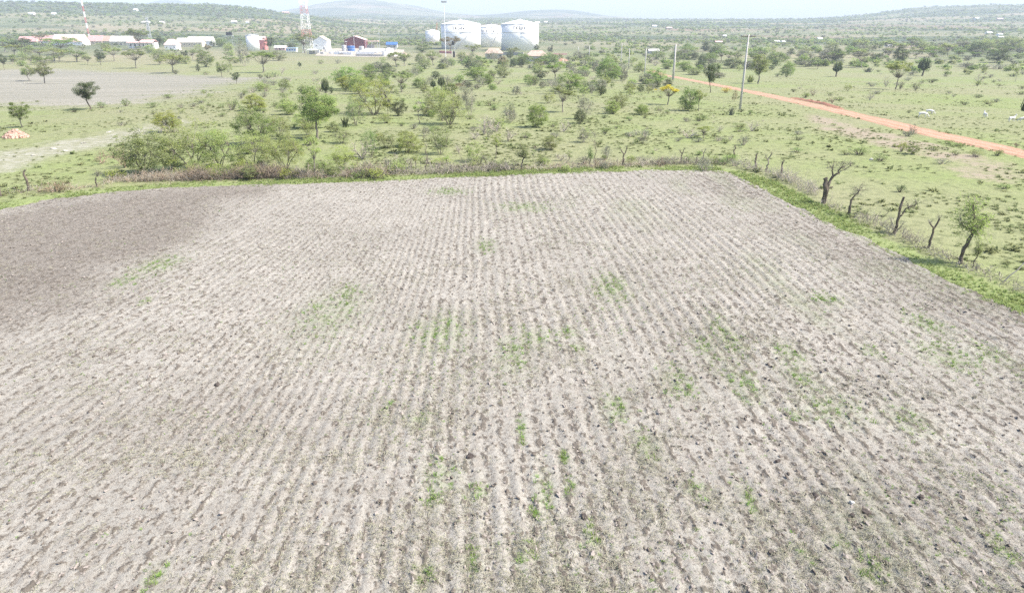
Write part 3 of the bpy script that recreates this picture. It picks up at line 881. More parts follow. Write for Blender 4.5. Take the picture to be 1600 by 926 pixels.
def make_stump(seed, style):
    """pollarded live fence posts: crooked trunk, cut limbs, thin regrowth"""
    rg = np.random.default_rng(seed); wood = MB(); tw = MB(); pts = []
    def limb(a, b_, r0, r1, n=4, jit=0.05):
        q = curve_pts(a, b_, 0, rg, n, jit * 1.3); wood.tube(q, [r_ * 0.74 * rg.uniform(0.85, 1.15) for r_ in np.linspace(r0, r1, n + 1)], 7); return q
    def shoots(c, n, L, r=0.008, leaf=0):
        for k in range(n):
            d = Vector(rg.normal(0, 0.7, 3)) + Vector((0, 0, 0.55)); d.normalize()
            e = Vector(c) + d * L * rg.uniform(0.5, 1.2)
            q = curve_pts(c, e, 0.06, rg, 3, 0.08); tw.tube(q, [r, r * .8, r * .55, r * .3], 3, False)
            if leaf:
                for t in np.linspace(0.35, 1, leaf): pts.append(np.array(Vector(c).lerp(e, float(t))) + rg.normal(0, 0.02, 3))
            for w in range(2):
                f = Vector(c).lerp(e, rg.uniform(0.4, 0.9)); tw.tube([f, f + Vector(rg.normal(0, L * 0.28, 3))], [r * .5, r * .2], 3, False)
    if style == 'post':
        t = limb((0, 0, -.03), (rg.uniform(-.05, .05), 0, .93), .085, .062, 5, .025); limb(t[-1], t[-1] + Vector((.10, .02, .09)), .05, .04, 2)
        limb(t[3], t[3] + Vector((-.07, 0, .10)), .03, .02, 2); shoots(t[-1], 9, .2, .006, 4); shoots(t[1], 6, .25, .005, 2)
    elif style == 'fork':
        t = limb((0, 0, -.03), (.03, 0, .62), .062, .05, 5, .03); a = limb(t[-1], (.17, .03, .97), .045, .032, 3); c = limb(t[-1], (-.15, -.02, .86), .04, .028, 3)
        shoots(a[-1], 8, .16, .006, 4); shoots(c[-1], 8, .16, .006, 4); shoots(t[1], 6, .22, .005, 2)
    elif style == 'hook':
        t = limb((0, 0, -.03), (.04, 0, .55), .06, .05, 4, .03); a = limb(t[-1], (.26, .02, .86), .048, .03, 4, .06); shoots(a[-1], 18, .42, .006, 5); shoots(a[2], 8, .3, .008, 2)
    elif style == 'pollard':
        t = limb((0, 0, -.03), (-.02, 0, .58), .088, .072, 5, .03); limb(t[-1], t[-1] + Vector((-.03, .02, .05)), .07, .066, 2)
        a = limb(t[3], (.12, 0, .66), .05, .042, 3); c = limb(a[-1], (.30, .03, .86), .04, .02, 4, .07); d = limb(a[-1], (.10, .05, .84), .03, .012, 3)
        e = limb(c[2], (.52, .05, .90), .02, .008, 4, .08); limb(t[3], (.14, -.06, .42), .03, .02, 3)
        shoots(c[-1], 14, .26, .006, 3); shoots(d[-1], 12, .22, .006, 3); shoots(e[-1], 8, .22, .006, 2)
    elif style == 'snag':
        t = limb((0, 0, -.03), (.03, 0, .40), .05, .045, 4, .03); a = limb(t[-1], (.06, .02, .88), .04, .036, 4, .03); c = limb(t[-1], (.22, .02, .62), .03, .018, 4, .06)
        e = limb(c[-1], (.42, .06, .70), .016, .008, 3); shoots(c[-1], 12, .22, .006, 1); shoots(e[-1], 12, .2, .006, 4); shoots(t[1], 6, .2, .006)
    elif style == 'leafy':
        t = limb((0, 0, -.03), (.0, 0, .22), .036, .029, 4, .04); t2 = limb(t[-1], (.07, .01, .42), .034, .028, 3, .03)
        a = limb(t2[-1], (.05, .02, .66), .024, .012, 4, .06); c = limb(t2[-1], (-.10, .02, .60), .02, .01, 4, .06); d = limb(t2[-1], (.15, 0, .56), .02, .01, 4)
        f = limb(a[-1], (-.02, 0, .85), .012, .006, 3)
        for q in (a, c, d, f):
            for p in q[1:]: shoots(p, 8, .21, .003, 9)
    elif style == 'thin':
        t = limb((0, 0, -.03), (.05, 0, .5), .022, .017, 5, .06); a = limb(t[-1], (-.02, 0, .98), .016, .006, 4, .05); shoots(a[-1], 8, .18, .005, 3); shoots(a[2], 6, .2, .005, 3)
    leaf = MB()
    if pts:
        P_ = np.array(pts); P_ = np.concatenate([P_ + rg.normal(0, 0.016, P_.shape) for _ in range(2)])
        leaf.leaves(P_, 0.014 if style == 'leafy' else 0.016, 0.5, rg)
    return wood, tw, leaf

VAR = {}
def variants(kind, n=5):
    if kind in VAR: return VAR[kind]
    out_ = []
    for i in range(n):
        sd = 1000 + 37 * i + sum(map(ord, kind)) * 13
        if kind in SPEC: a, c = make_tree(kind, sd)
        elif kind == 'bar': a, c = make_bare(sd)
        elif kind == 'low': a, c = make_low(sd)
        elif kind == 'euph': a, c = make_euph(sd)
        elif kind == 'spiky': a, c = make_spiky(sd)
        out_.append((a.mesh('wood', m_bark), c.mesh('leaves', LEAF['mid'])))
    VAR[kind] = out_
    return out_

NAMES = {'umb': ('acacia_tree', 'tree', 'trunk', 'crown'), 'rnd': ('round_bush', 'bush', 'stem', 'foliage'), 'tre': ('leafy_tree', 'tree', 'trunk', 'crown'),
         'spr': ('thorn_tree', 'tree', 'trunk', 'crown'), 'sap': ('sapling', 'sapling', 'trunk', 'crown'), 'bar': ('bare_thorn_bush', 'bush', 'stem', 'twigs'),
         'low': ('low_shrub', 'shrub', 'stem', 'foliage'), 'euph': ('candelabra_tree', 'tree', 'trunk', 'crown'), 'spiky': ('spiky_shrub', 'shrub', 'stem', 'foliage')}
WOODS = {'dark': m_barkd, 'mid': m_bark, 'pale': m_bark, 'grey': m_barkp, 'brown': m_barkr}
_cnt = {}
def plant_at(kind, loc, h, w, pal, label, group=None, rz=None, lean=0.0):
    nm, cat, pa, pb = NAMES[kind]
    vs = variants(kind)
    k = _cnt[kind] = _cnt.get(kind, -1) + 1
    wm, lm = vs[k % len(vs)]
    e = empty(nm, loc, random.uniform(0, 6.28) if rz is None else rz)
    e.scale = (w * 1.12, w * 1.12, h)
    e.rotation_euler[1] = lean
    a = bpy.data.objects.new(pa, wm); link(a, e); c = bpy.data.objects.new(pb, lm); link(c, e)
    wmat = WOODS.get(pal, m_bark)
    a.material_slots[0].link = 'OBJECT'; a.material_slots[0].material = wmat
    c.material_slots[0].link = 'OBJECT'; c.material_slots[0].material = wmat if kind == 'bar' else LEAF[pal]
    tag(e, label, cat, group)
    return e

TAKEN = []
def P_(kind, x, y, h, w, pal, label, group=None, lean=0.0):
    p, s = ground(x, y)
    TAKEN.append((p.x, p.y, w * s * 0.5))
    return plant_at(kind, p, h * s * 1.02, w * s, pal, label, group, lean=lean)

def stump(x, y, h, style, label, leafpal='mid', rz=0.0, wood=None, seed=None, name='tree_stump', cat='tree stump', wide=1.0):
    p, s = ground(x, y)
    wd, tw, lf = make_stump(seed or int(x * 7 + y), style)
    e = empty(name, p, rz); H_ = h * s
    e.scale = (H_ * wide, H_ * wide, H_)
    wd.build('trunk', wood or m_barkd, e)
    if tw.v: tw.build('twigs', m_bark, e)['kind'] = 'stuff'
    if lf.v: lf.build('foliage', LEAF[leafpal], e)
    TAKEN.append((p.x, p.y, 0.4))
    return tag(e, label, cat)

# --- the western side: bare tan field and its trees
P_('tre', 46, 127, 23, 23, 'olive', 'smaller of two round-crowned trees standing together on the bare tan field')
P_('tre', 70, 130.5, 33, 32, 'olive', 'larger of two round-crowned trees standing together on the bare tan field')
P_('tre', 140, 171, 43, 41, 'dark', 'dark clumpy tree with forked trunk at the lower edge of the tan field')
P_('tre', 35, 199, 37, 30, 'mid', 'bushy tree growing right behind the red rubble heap')
P_('tre', 7, 110, 24, 13, 'dark', 'slim dark tree at the far edge of the tan field beyond the paired trees')
P_('rnd', 265, 206, 33, 42, 'ygreen', 'dome-shaped yellow-green bush with grey twigs showing on its near side')
P_('bar', 264, 208, 17, 30, 'grey', 'grey leafless twigs hanging out under the yellow-green dome bush')
P_('rnd', 226, 272, 70, 78, 'olive', 'largest olive thorn bush, beside the brushwood hedge at the field corner')
P_('bar', 196, 262, 52, 40, 'brown', 'brown bare twiggy bush on the outer flank of the largest olive bush')
P_('spr', 303, 265, 76, 92, 'pale', 'broad pale feathery acacia behind the reddish brush hedge')
P_('spr', 343, 263, 66, 70, 'pale', 'pale acacia with one straight dark trunk behind the reddish brush hedge')
P_('rnd', 405, 226, 60, 62, 'mid', 'dense dark-leaved tree rising behind the row of pale acacias')
P_('tre', 497, 217, 76, 64, 'mid', 'tall open-crowned tree on a straight dark trunk in the pasture')
P_('spr', 396, 264, 55, 74, 'pale', 'low spreading pale acacia in front of the dense dark-leaved tree')
P_('low', 412, 262, 15, 24, 'dark', 'dark green clump under the low spreading pale acacia')
P_('spr', 448, 266, 58, 70, 'pale', 'pale acacia between the dense dark-leaved tree and a slim sapling')
P_('spr', 437, 213, 34, 42, 'pale', 'thin pale thornbush between the dense dark tree and the straight-trunked tree')
P_('sap', 492, 278, 62, 46, 'pale', 'slim pale-stemmed sapling rooted in the brush hedge')
P_('spr', 536, 264, 36, 46, 'ygreen', 'low feathery yellow-green bush just behind the brush hedge')
P_('bar', 566, 249, 40, 40, 'grey', 'grey-brown leafless bush with a green bush leaning on it')
P_('spr', 580, 246, 46, 26, 'mid', 'narrow green bush leaning on a grey-brown leafless one')
P_('spr', 585, 179, 53, 76, 'ygreen', 'broad fan-shaped yellow-green acacia, the widest in mid pasture')
P_('spr', 556, 196, 44, 34, 'olive', 'grey-green multi-stemmed tree in front of the fan-shaped acacia')
P_('spiky', 540, 199, 17, 18, 'dark', 'dark spiky succulent clump near the foot of the grey-green tree')
P_('rnd', 542, 139, 36, 42, 'bright', 'bright green tree below the pump yard, taller of a touching pair')
P_('rnd', 577, 129, 28, 40, 'mid', 'grey-green tree touching the bright green one below the pump yard')
P_('euph', 510, 152, 30, 14, 'dark', 'dark candelabra tree with a tiny round bush at its foot')
P_('rnd', 518, 146, 11, 8, 'dark', 'tiny round bush at the foot of a dark candelabra tree')
P_('rnd', 474, 146, 13, 21, 'olive', 'isolated dark cushion bush on open ground below the lattice tower')
P_('rnd', 446, 174, 24, 18, 'pale', 'small pale upright bush above the straight-trunked tree')
P_('low', 363, 172, 17, 24, 'olive', 'grey-centred shrub on the slope between the yellow-green dome and the houses')
P_('low', 377, 154, 10, 13, 'grey', 'little round grey-green shrub beside the tip of the tan field')
P_('low', 240, 168, 10, 19, 'mid', 'flat green shrub at the edge of the tan field')
P_('low', 197, 166, 12, 15, 'mid', 'small dark shrub between the flat green shrub and the dark clumpy tree')
P_('low', 159, 169, 11, 15, 'mid', 'small shrub standing just beside the dark clumpy tree')
P_('low', 116, 175, 7, 20, 'dark', 'flat dark green shrub on the near edge of the tan field')
P_('spr', 382, 104, 38, 22, 'grey', 'tall grey-green tree in front of the white cylindrical tank')
P_('umb', 411, 114, 30, 38, 'bright', 'bright green flat-crowned tree below the white cylindrical tank')
P_('rnd', 322, 105, 24, 27, 'mid', 'rounded green tree below the long white-roofed building')
P_('tre', 347, 121, 24, 19, 'olive', 'dark round-headed tree on the upper edge of the tan field')
P_('spr', 357, 113, 18, 16, 'pale', 'pale thin tree touching the dark round-headed one by the tan field')
P_('tre', 370, 132, 19, 13, 'dark', 'tiny leaning tree alone on the tip of the tan field', lean=-0.12)
P_('rnd', 310, 112, 12, 8, 'dark', 'small dark cone-shaped bush at the upper edge of the tan field')
P_('low', 322, 117, 6, 12, 'olive', 'flat shrub at the upper edge of the tan field near the cone bush')
P_('umb', 214, 107, 27, 30, 'olive', 'umbrella-crowned tree below the white veranda building')
P_('spr', 250, 101, 24, 22, 'mid', 'dark mid-green tree between the umbrella-crowned tree and the pink-roofed hut')
P_('umb', 272, 114, 26, 40, 'pale', 'wide low pale acacia at the upper edge of the tan field')
P_('low', 275, 116, 8, 11, 'dark', 'dark little shrub under the wide low pale acacia')
P_('tre', 290, 94, 14, 11, 'dark', 'small dark tree on the lawn below the long white-roofed building')
P_('tre', 326, 83, 13, 11, 'brown', 'rusty little tree at the corner of the long white-roofed building')
P_('umb', 41, 89, 26, 32, 'dark', 'dark umbrella-shaped tree below the first red-roofed houses')
P_('umb', 8, 82, 18, 34, 'bright', 'green flat-topped acacia at the end of the row of red roofs')
P_('umb', 22, 88, 16, 26, 'ygreen', 'olive-yellow acacia in front of the dark umbrella-shaped tree')
P_('umb', 62, 92, 18, 44, 'olive', 'wide tawny acacia right below the red-roofed houses')
P_('umb', 100, 86, 24, 48, 'bright', 'bright green flat acacia covering the feet of the red-roofed houses')
P_('umb', 84, 96, 18, 40, 'pale', 'pale acacia below the bright green flat one near the red roofs')
P_('umb', 120, 97, 16, 34, 'mid', 'flat grey-green acacia at the head of the tan field')
P_('umb', 70, 107, 16, 24, 'mid', 'mid-green tree just above the larger of the paired trees')
P_('low', 34, 103, 9, 16, 'mid', 'low green shrub above the smaller of the paired trees')
P_('rnd', 21, 97, 12, 14, 'bright', 'small bright bush below the dark umbrella-shaped tree')
P_('tre', 158, 102, 23, 16, 'dark', 'dark narrow clumpy tree below the white-roofed long house')
P_('umb', 178, 96, 20, 24, 'pale', 'pale thin acacia beside the dark narrow clumpy tree')
P_('umb', 66, 71, 16, 22, 'brown', 'tawny acacia sticking up in front of the red roofs')
P_('umb', 222, 78, 29, 36, 'mid', 'umbrella acacia shading the white veranda building')
P_('tre', 250, 74, 18, 16, 'dark', 'dark round tree beside the pink-roofed hut')
P_('tre', 422, 81, 22, 16, 'dark', 'dark round tree next to the red shed by the white cylindrical tank')
P_('rnd', 345, 73, 12, 24, 'mid', 'green hedge tree at the end of the long white-roofed building')
P_('rnd', 333, 73, 9, 9, 'dark', 'dark little tree against the gable of the long white-roofed building')
P_('umb', 476, 83, 27, 34, 'olive', 'broad tree at the foot of the lattice tower')
P_('rnd', 456, 78, 11, 14, 'dark', 'dark bush behind the blue and white kiosk')
P_('rnd', 435, 95, 15, 22, 'olive', 'round olive bush on the grass below the blue and white kiosk')
P_('low', 407, 123, 8, 9, 'dark', 'small dark shrub under the bright green flat-crowned tree')
P_('bar', 441, 116, 12, 10, 'grey', 'small bare bush on the grass below the round olive bush')
P_('tre', 469, 107, 9, 8, 'dark', 'very small dark tree alone on the grass below the pump yard')
P_('low', 442, 146, 9, 12, 'grey', 'low grey shrub west of the isolated dark cushion bush')
P_('low', 413, 152, 9, 14, 'grey', 'low grey shrub on the slope under the bright flat-crowned tree')
P_('low', 405, 158, 9, 11, 'mid', 'low green shrub on the slope under the bright flat-crowned tree')
# --- the centre
P_('umb', 620, 105, 21, 28, 'olive', 'grey-green tree beside the bright bush below the pump yard fence')
P_('rnd', 605, 118, 18, 26, 'dark', 'dark bush below the pump yard, beyond the bright green tree')
P_('rnd', 657, 100, 17, 20, 'olive', 'round grey-green bush below the small white tank')
P_('umb', 628, 144, 30, 34, 'olive', 'dark umbrella tree right of the fan-shaped acacia')
P_('rnd', 622, 181, 26, 26, 'dark', 'dense dark thicket bush at the edge of the fan-shaped acacia')
P_('tre', 606, 178, 22, 14, 'dark', 'narrow dark bush between the fan-shaped acacia and the dense thicket bush')
P_('euph', 677, 142, 18, 9, 'dark', 'thinner of two dark upright succulents standing side by side')
P_('euph', 690, 142, 24, 13, 'dark', 'thicker of two dark upright succulents standing side by side')
P_('spr', 702, 194, 50, 60, 'pale', 'broad dome-shaped pale acacia with a dark core in mid pasture')
P_('spr', 704, 195, 26, 22, 'dark', 'dark bush standing inside the dome-shaped pale acacia')
P_('sap', 656, 193, 36, 28, 'pale', 'thin two-stemmed pale tree west of the dome-shaped acacia')
P_('spr', 734, 182, 52, 26, 'grey', 'grey-brown leaning tree behind the dome-shaped pale acacia', lean=-0.12)
P_('umb', 712, 146, 14, 26, 'brown', 'rusty flat acacia behind the dome-shaped pale acacia')
P_('rnd', 742, 126, 22, 38, 'bright', 'bright green bush in the thicket below the tanks')
P_('rnd', 762, 132, 16, 24, 'mid', 'dull green bush beside the bright one in the thicket below the tanks')
P_('bar', 757, 210, 42, 32, 'grey', 'pinkish bare bush with a single stem in mid pasture')
P_('bar', 776, 206, 30, 22, 'grey', 'thin bare bush beside the pinkish bare one')
P_('spr', 798, 192, 30, 18, 'grey', 'slim grey half-bare tree behind the pinkish bare bush')
P_('bar', 794, 221, 28, 24, 'grey', 'grey bare bush in front of the slim half-bare tree')
P_('rnd', 838, 199, 38, 36, 'bright', 'fresh green flame-shaped bush standing alone in the pasture')
P_('umb', 879, 176, 37, 36, 'olive', 'umbrella acacia with a long leaning trunk in mid pasture', lean=-0.15)
P_('rnd', 906, 193, 22, 22, 'dark', 'dark ragged lower bush of a stacked pair in the open pasture')
P_('spr', 912, 186, 36, 26, 'grey', 'grey ragged tree growing out of a dark bush in the open pasture')
P_('rnd', 892, 143, 32, 42, 'bright', 'yellowish green bush below the large dense round tree')
P_('umb', 868, 125, 24, 38, 'bright', 'green flat tree above the yellowish green bush')
P_('rnd', 911, 119, 16, 24, 'bright', 'small bright bush at the side of the large dense round tree')
P_('rnd', 828, 131, 14, 22, 'bright', 'small bright bush in the thicket below the hipped-roof houses')
P_('umb', 847, 109, 16, 20, 'mid', 'small green tree just below the lower hipped-roof house')
P_('rnd', 817, 101, 18, 26, 'mid', 'dark green bush in front of the lower hipped-roof house')
P_('rnd', 950, 129, 38, 46, 'mid', 'large dense round green tree, the biggest beyond the pasture')
P_('rnd', 787, 122, 20, 26, 'olive', 'olive bush in the thicket below the upper hipped-roof house')
P_('rnd', 722, 95, 14, 18, 'olive', 'round olive bush below the first big tank')
P_('rnd', 785, 104, 16, 20, 'brown', 'rusty bush below the upper hipped-roof house')
P_('tre', 838, 84, 14, 9, 'dark', 'dark pointed tree at the foot of the second big tank')
P_('tre', 860, 88, 18, 11, 'grey', 'grey-green tree beyond the foot of the second big tank')
P_('umb', 705, 82, 22, 30, 'brown', 'thin tawny acacia in front of the first big tank')
P_('umb', 740, 88, 16, 28, 'olive', 'olive acacia at the foot of the first big tank')
P_('umb', 800, 88, 12, 22, 'olive', 'olive acacia between the two hipped-roof houses')
P_('rnd', 660, 82, 14, 24, 'mid', 'green tree below the small white tank')
P_('rnd', 1025, 131, 23, 34, 'bright', 'bright green bush beside the end of the red track')
P_('rnd', 1042, 139, 18, 17, 'dark', 'very dark round bush just behind the yellow-flowered tree')
P_('rnd', 1044, 108, 15, 22, 'bright', 'bright bush beyond the end of the red track')
P_('rnd', 998, 113, 14, 18, 'bright', 'small bright bush near the far power poles')
P_('umb', 1043, 164, 28, 36, 'yellow', 'flat-topped tree covered in yellow blossom')
P_('rnd', 1075, 173, 37, 34, 'mid', 'dark grey-green bush beside the yellow-flowered tree')
P_('sap', 1092, 174, 34, 26, 'pale', 'pale thin tree growing out of the bush near the yellow-flowered tree')
P_('tre', 1109, 145, 44, 24, 'dark', 'tree with a thick dark trunk close to the red track')
P_('rnd', 1096, 106, 22, 15, 'dark', 'dark teardrop-shaped tree beyond the bend of the red track')
P_('rnd', 1142, 107, 17, 30, 'dark', 'dark flat-domed bush beyond the red track')
P_('tre', 1184, 131, 42, 36, 'olive', 'open olive tree beyond the track next to the near power pole')
P_('spiky', 1172, 129, 13, 14, 'pale', 'pale spiky shrub at the foot of the open olive tree')
P_('low', 1134, 145, 9, 16, 'yellow', 'small yellow-flowered shrub on the near side of the track')
P_('spr', 1147, 159, 18, 10, 'brown', 'rusty bare sapling beside the near power pole')
P_('rnd', 1120, 122, 9, 26, 'grey', 'grey shrub along the far side of the track bend')
P_('rnd', 1085, 117, 11, 28, 'olive', 'olive scrub on the far side of the track beside its end')
P_('low', 1037, 143, 6, 9, 'dark', 'dark little shrub beside the very dark round bush')
# --- the eastern pasture
P_('rnd', 1212, 103, 23, 30, 'mid', 'fresh dark green bush beyond the track east of the power pole')
P_('rnd', 1229, 121, 24, 24, 'mid', 'dark-footed green bush standing at the edge of the eastern pasture')
P_('low', 1214, 120, 6, 9, 'dark', 'small dark shrub beside the dark-footed green bush')
P_('rnd', 1260, 104, 10, 26, 'grey', 'grey bare-looking thicket behind the eastern pasture')
P_('rnd', 1286, 104, 10, 13, 'dark', 'small dark round bush at the edge of the eastern pasture')
P_('rnd', 1303, 96, 20, 24, 'dark', 'dark broad tree standing behind the goblet-shaped one')
P_('euph', 1306, 120, 24, 16, 'dark', 'dark goblet-shaped candelabra tree in the eastern pasture')
P_('umb', 1346, 106, 22, 28, 'grey', 'almost bare umbrella tree in the eastern pasture')
P_('rnd', 1368, 96, 12, 20, 'dark', 'dark bush behind the almost bare umbrella tree')
P_('rnd', 1405, 98, 26, 26, 'dark', 'dark heart-shaped tree at the far side of the eastern pasture')
P_('umb', 1399, 140, 40, 36, 'pale', 'tall thin umbrella acacia in the middle of the eastern pasture')
P_('bar', 1384, 136, 22, 12, 'grey', 'narrow grey bare bush beside the tall thin umbrella acacia')
P_('bar', 1406, 140, 18, 14, 'dark', 'dark bare bush at the foot of the tall thin umbrella acacia')
P_('bar', 1430, 142, 20, 16, 'dark', 'dark bare bush standing apart east of the thin umbrella acacia')
P_('spiky', 1356, 113, 8, 16, 'grey', 'grey spiky clump in front of the almost bare umbrella tree')
P_('euph', 1441, 119, 30, 19, 'dark', 'dark egg-shaped candelabra tree on a pale trunk')
P_('spiky', 1421, 111, 10, 18, 'grey', 'grey spiky clump behind the egg-shaped candelabra tree')
P_('umb', 1458, 90, 15, 19, 'bright', 'small bright flat tree behind the eastern pasture')
P_('umb', 1481, 88, 18, 24, 'pale', 'pale flat tree behind the eastern pasture')
P_('rnd', 1498, 85, 13, 20, 'mid', 'mid-green bush beside the dark wind-swept tree')
P_('rnd', 1522, 88, 23, 30, 'dark', 'dark wind-swept tree behind the eastern pasture')
P_('rnd', 1559, 98, 22, 32, 'dark', 'dark lobed tree standing before the treeline of the eastern pasture')
P_('rnd', 1576, 80, 22, 40, 'olive', 'large olive dome in the treeline of the eastern pasture')
P_('rnd', 1540, 78, 14, 30, 'olive', 'olive tree in the treeline behind the dark wind-swept tree')
P_('umb', 1440, 85, 12, 28, 'mid', 'low green flat tree beside the small bright flat tree')
P_('bar', 1529, 130, 22, 14, 'grey', 'grey bare sprawling bush alone on the eastern grass')
P_('low', 1526, 134, 8, 14, 'mid', 'green shrub at the foot of the sprawling bare bush')
P_('sap', 1586, 128, 26, 14, 'pale', 'thin pale sapling alone on the eastern grass')
P_('low', 1552, 129, 4, 7, 'dark', 'tiny dark shrub between the sprawling bare bush and the thin sapling')
P_('euph', 1601, 187, 36, 22, 'dark', 'dark succulent tree with white goats at its foot')
P_('bar', 1455, 178, 13, 9, 'grey', 'short bare bush next to two grazing goats')
P_('low', 1420, 177, 6, 7, 'dark', 'small dark tuft shrub near the two grazing goats')
P_('bar', 1270, 150, 16, 12, 'brown', 'brownish bare bush just beyond the red track')
P_('bar', 1300, 162, 14, 14, 'brown', 'reddish bare twigs at the rim of the earth bank')
P_('spr', 1324, 143, 12, 14, 'pale', 'small pale thornbush in the eastern grass')
P_('bar', 1359, 157, 18, 14, 'grey', 'thin upright bare bush in the eastern grass')
P_('low', 1370, 147, 6, 18, 'grey', 'low grey shrub in front of the tall thin umbrella acacia')
P_('low', 1240, 144, 5, 9, 'dark', 'tiny dark shrub on the grass beyond the track')
P_('low', 1506, 105, 7, 24, 'grey', 'grey dead scrub along the back of the eastern pasture')
P_('low', 1560, 108, 9, 40, 'grey', 'wide grey scrub in front of the dark lobed tree')
P_('low', 1525, 108, 7, 14, 'dark', 'dark shrub in front of the dark wind-swept tree')
P_('bar', 1425, 210, 26, 18, 'brown', 'brown bare sapling standing at the near edge of the track')
P_('low', 1418, 213, 11, 22, 'grey', 'grey tussock shrub at the foot of the trackside bare sapling')
P_('low', 1408, 237, 16, 14, 'ygreen', 'yellowish upright half of a pair of green shrubs below the track')
P_('rnd', 1424, 241, 16, 20, 'mid', 'dark green round half of a pair of shrubs below the track')
P_('low', 1458, 235, 7, 18, 'olive', 'flat olive shrub on the bank below the track')
P_('low', 1482, 225, 7, 17, 'mid', 'upper of two green tufts on the lower rim of the track')
P_('low', 1495, 229, 7, 14, 'mid', 'lower of two green tufts on the lower rim of the track')
P_('low', 1493, 243, 9, 17, 'olive', 'olive tuft shrub below the two green tufts of the track rim')
P_('low', 1524, 245, 11, 23, 'olive', 'middle olive tuft of three below the track')
P_('low', 1557, 243, 10, 23, 'mid', 'last olive tuft of three below the track, closest to it')
P_('low', 1472, 256, 9, 24, 'grey', 'flat grey shrub below the three olive tufts')
P_('bar', 1588, 229, 11, 13, 'brown', 'small bare bush on the far rim of the track')
P_('low', 1569, 295, 9, 19, 'mid', 'green shrub alone on the grass near the fence corner')
P_('low', 1406, 300, 13, 16, 'dark', 'dark shrub just behind the snag with a side branch')
P_('low', 1322, 242, 8, 17, 'olive', 'small olive end of a long low shrub in the near pasture')
P_('low', 1343, 241, 12, 32, 'mid', 'long low green shrub in the near pasture')
P_('low', 1374, 251, 12, 28, 'olive', 'olive shrub growing round a white stone')
P_('low', 1247, 219, 6, 17, 'dark', 'dark flat shrub uphill of the forked fence posts')
P_('low', 1246, 238, 8, 18, 'mid', 'green flat shrub uphill of the forked fence posts')
P_('spiky', 1143, 180, 14, 16, 'grey', 'grey spiky shrub at the foot of the near power pole')
P_('low', 1158, 175, 5, 9, 'dark', 'dark tuft right beside the foot of the near power pole')
P_('low', 1171, 179, 8, 10, 'mid', 'small green tuft shrub just east of the near power pole')
P_('bar', 1175, 205, 22, 24, 'grey', 'largest grey bare bush below the near power pole')
P_('low', 1161, 227, 17, 17, 'grey', 'grey-green bush below the largest grey bare bush')
P_('bar', 1076, 216, 19, 34, 'grey', 'sprawling grey bare bush in the open pasture below the yellow-flowered tree')
P_('umb', 1100, 216, 17, 24, 'pale', 'small flat thornbush beside the sprawling grey bare bush')
P_('bar', 1124, 206, 14, 14, 'grey', 'small grey bare bush uphill of the small flat thornbush')
P_('bar', 1141, 220, 15, 9, 'grey', 'narrow grey bare bush beside the largest grey bare bush')
P_('low', 1133, 224, 7, 14, 'mid', 'green tuft at the foot of the narrow grey bare bush')
P_('low', 1090, 222, 6, 20, 'grey', 'low grey twigs under the small flat thornbush')
P_('low', 945, 209, 10, 15, 'mid', 'leafy green shrub alone in the middle pasture')
P_('low', 1008, 216, 14, 18, 'grey', 'grey-green shrub in the open pasture behind the field edge')
P_('bar', 995, 210, 12, 16, 'grey', 'faint grey bare bush behind the grey-green shrub')
P_('low', 1000, 175, 7, 13, 'dark', 'dark pair-leafed shrub below the large dense round tree')
P_('low', 944, 185, 6, 12, 'dark', 'dark flat shrub east of the stacked bush pair')
P_('low', 1007, 185, 7, 12, 'olive', 'olive flat shrub in the open pasture')
P_('low', 984, 189, 7, 12, 'mid', 'green flat shrub in the open pasture')
P_('bar', 860, 229, 16, 14, 'grey', 'small pale bare bush below the flame-shaped bush')
P_('low', 862, 217, 5, 10, 'mid', 'tiny green tuft behind the small pale bare bush')
P_('low', 675, 204, 8, 26, 'mid', 'flat green shrub in front of the thin two-stemmed tree')
P_('low', 868, 196, 5, 10, 'olive', 'tiny olive tuft near the flame-shaped bush')
# --- along the far edge of the field
P_('spiky', 607, 268, 22, 16, 'grey', 'grey-green spiky plant standing in the field-edge hedge')
P_('spr', 688, 241, 44, 38, 'olive', 'thin olive thorn tree with dark stem just beyond the field')
P_('low', 692, 257, 11, 34, 'ygreen', 'yellow-green leafy clump at the foot of the thin olive thorn tree')
P_('bar', 717, 240, 22, 16, 'grey', 'pale bare stems east of the thin olive thorn tree')
P_('spr', 740, 252, 30, 34, 'pale', 'low straggling pale thornbush just beyond the field')
P_('sap', 774, 248, 38, 32, 'lime', 'vivid lime-green sapling just beyond the field')
P_('bar', 877, 251, 18, 26, 'grey', 'pile of grey dead branches just beyond the field')
P_('low', 947, 249, 22, 15, 'grey', 'grey woolly bush just beyond the field')
P_('low', 945, 250, 9, 12, 'mid', 'green tuft at the foot of the grey woolly bush')
P_('low', 1000, 250, 6, 20, 'grey', 'low grey scrub between two thin saplings at the field edge')
P_('low', 88, 299, 16, 42, 'brown', 'wide tawny shrub between the dark fence post and the hooked stump')
P_('bar', 160, 256, 34, 20, 'brown', 'reddish bare sapling on the stony slope above the hooked stump')
P_('low', 1140, 252, 13, 26, 'bright', 'vivid green mound at the far corner of the field')

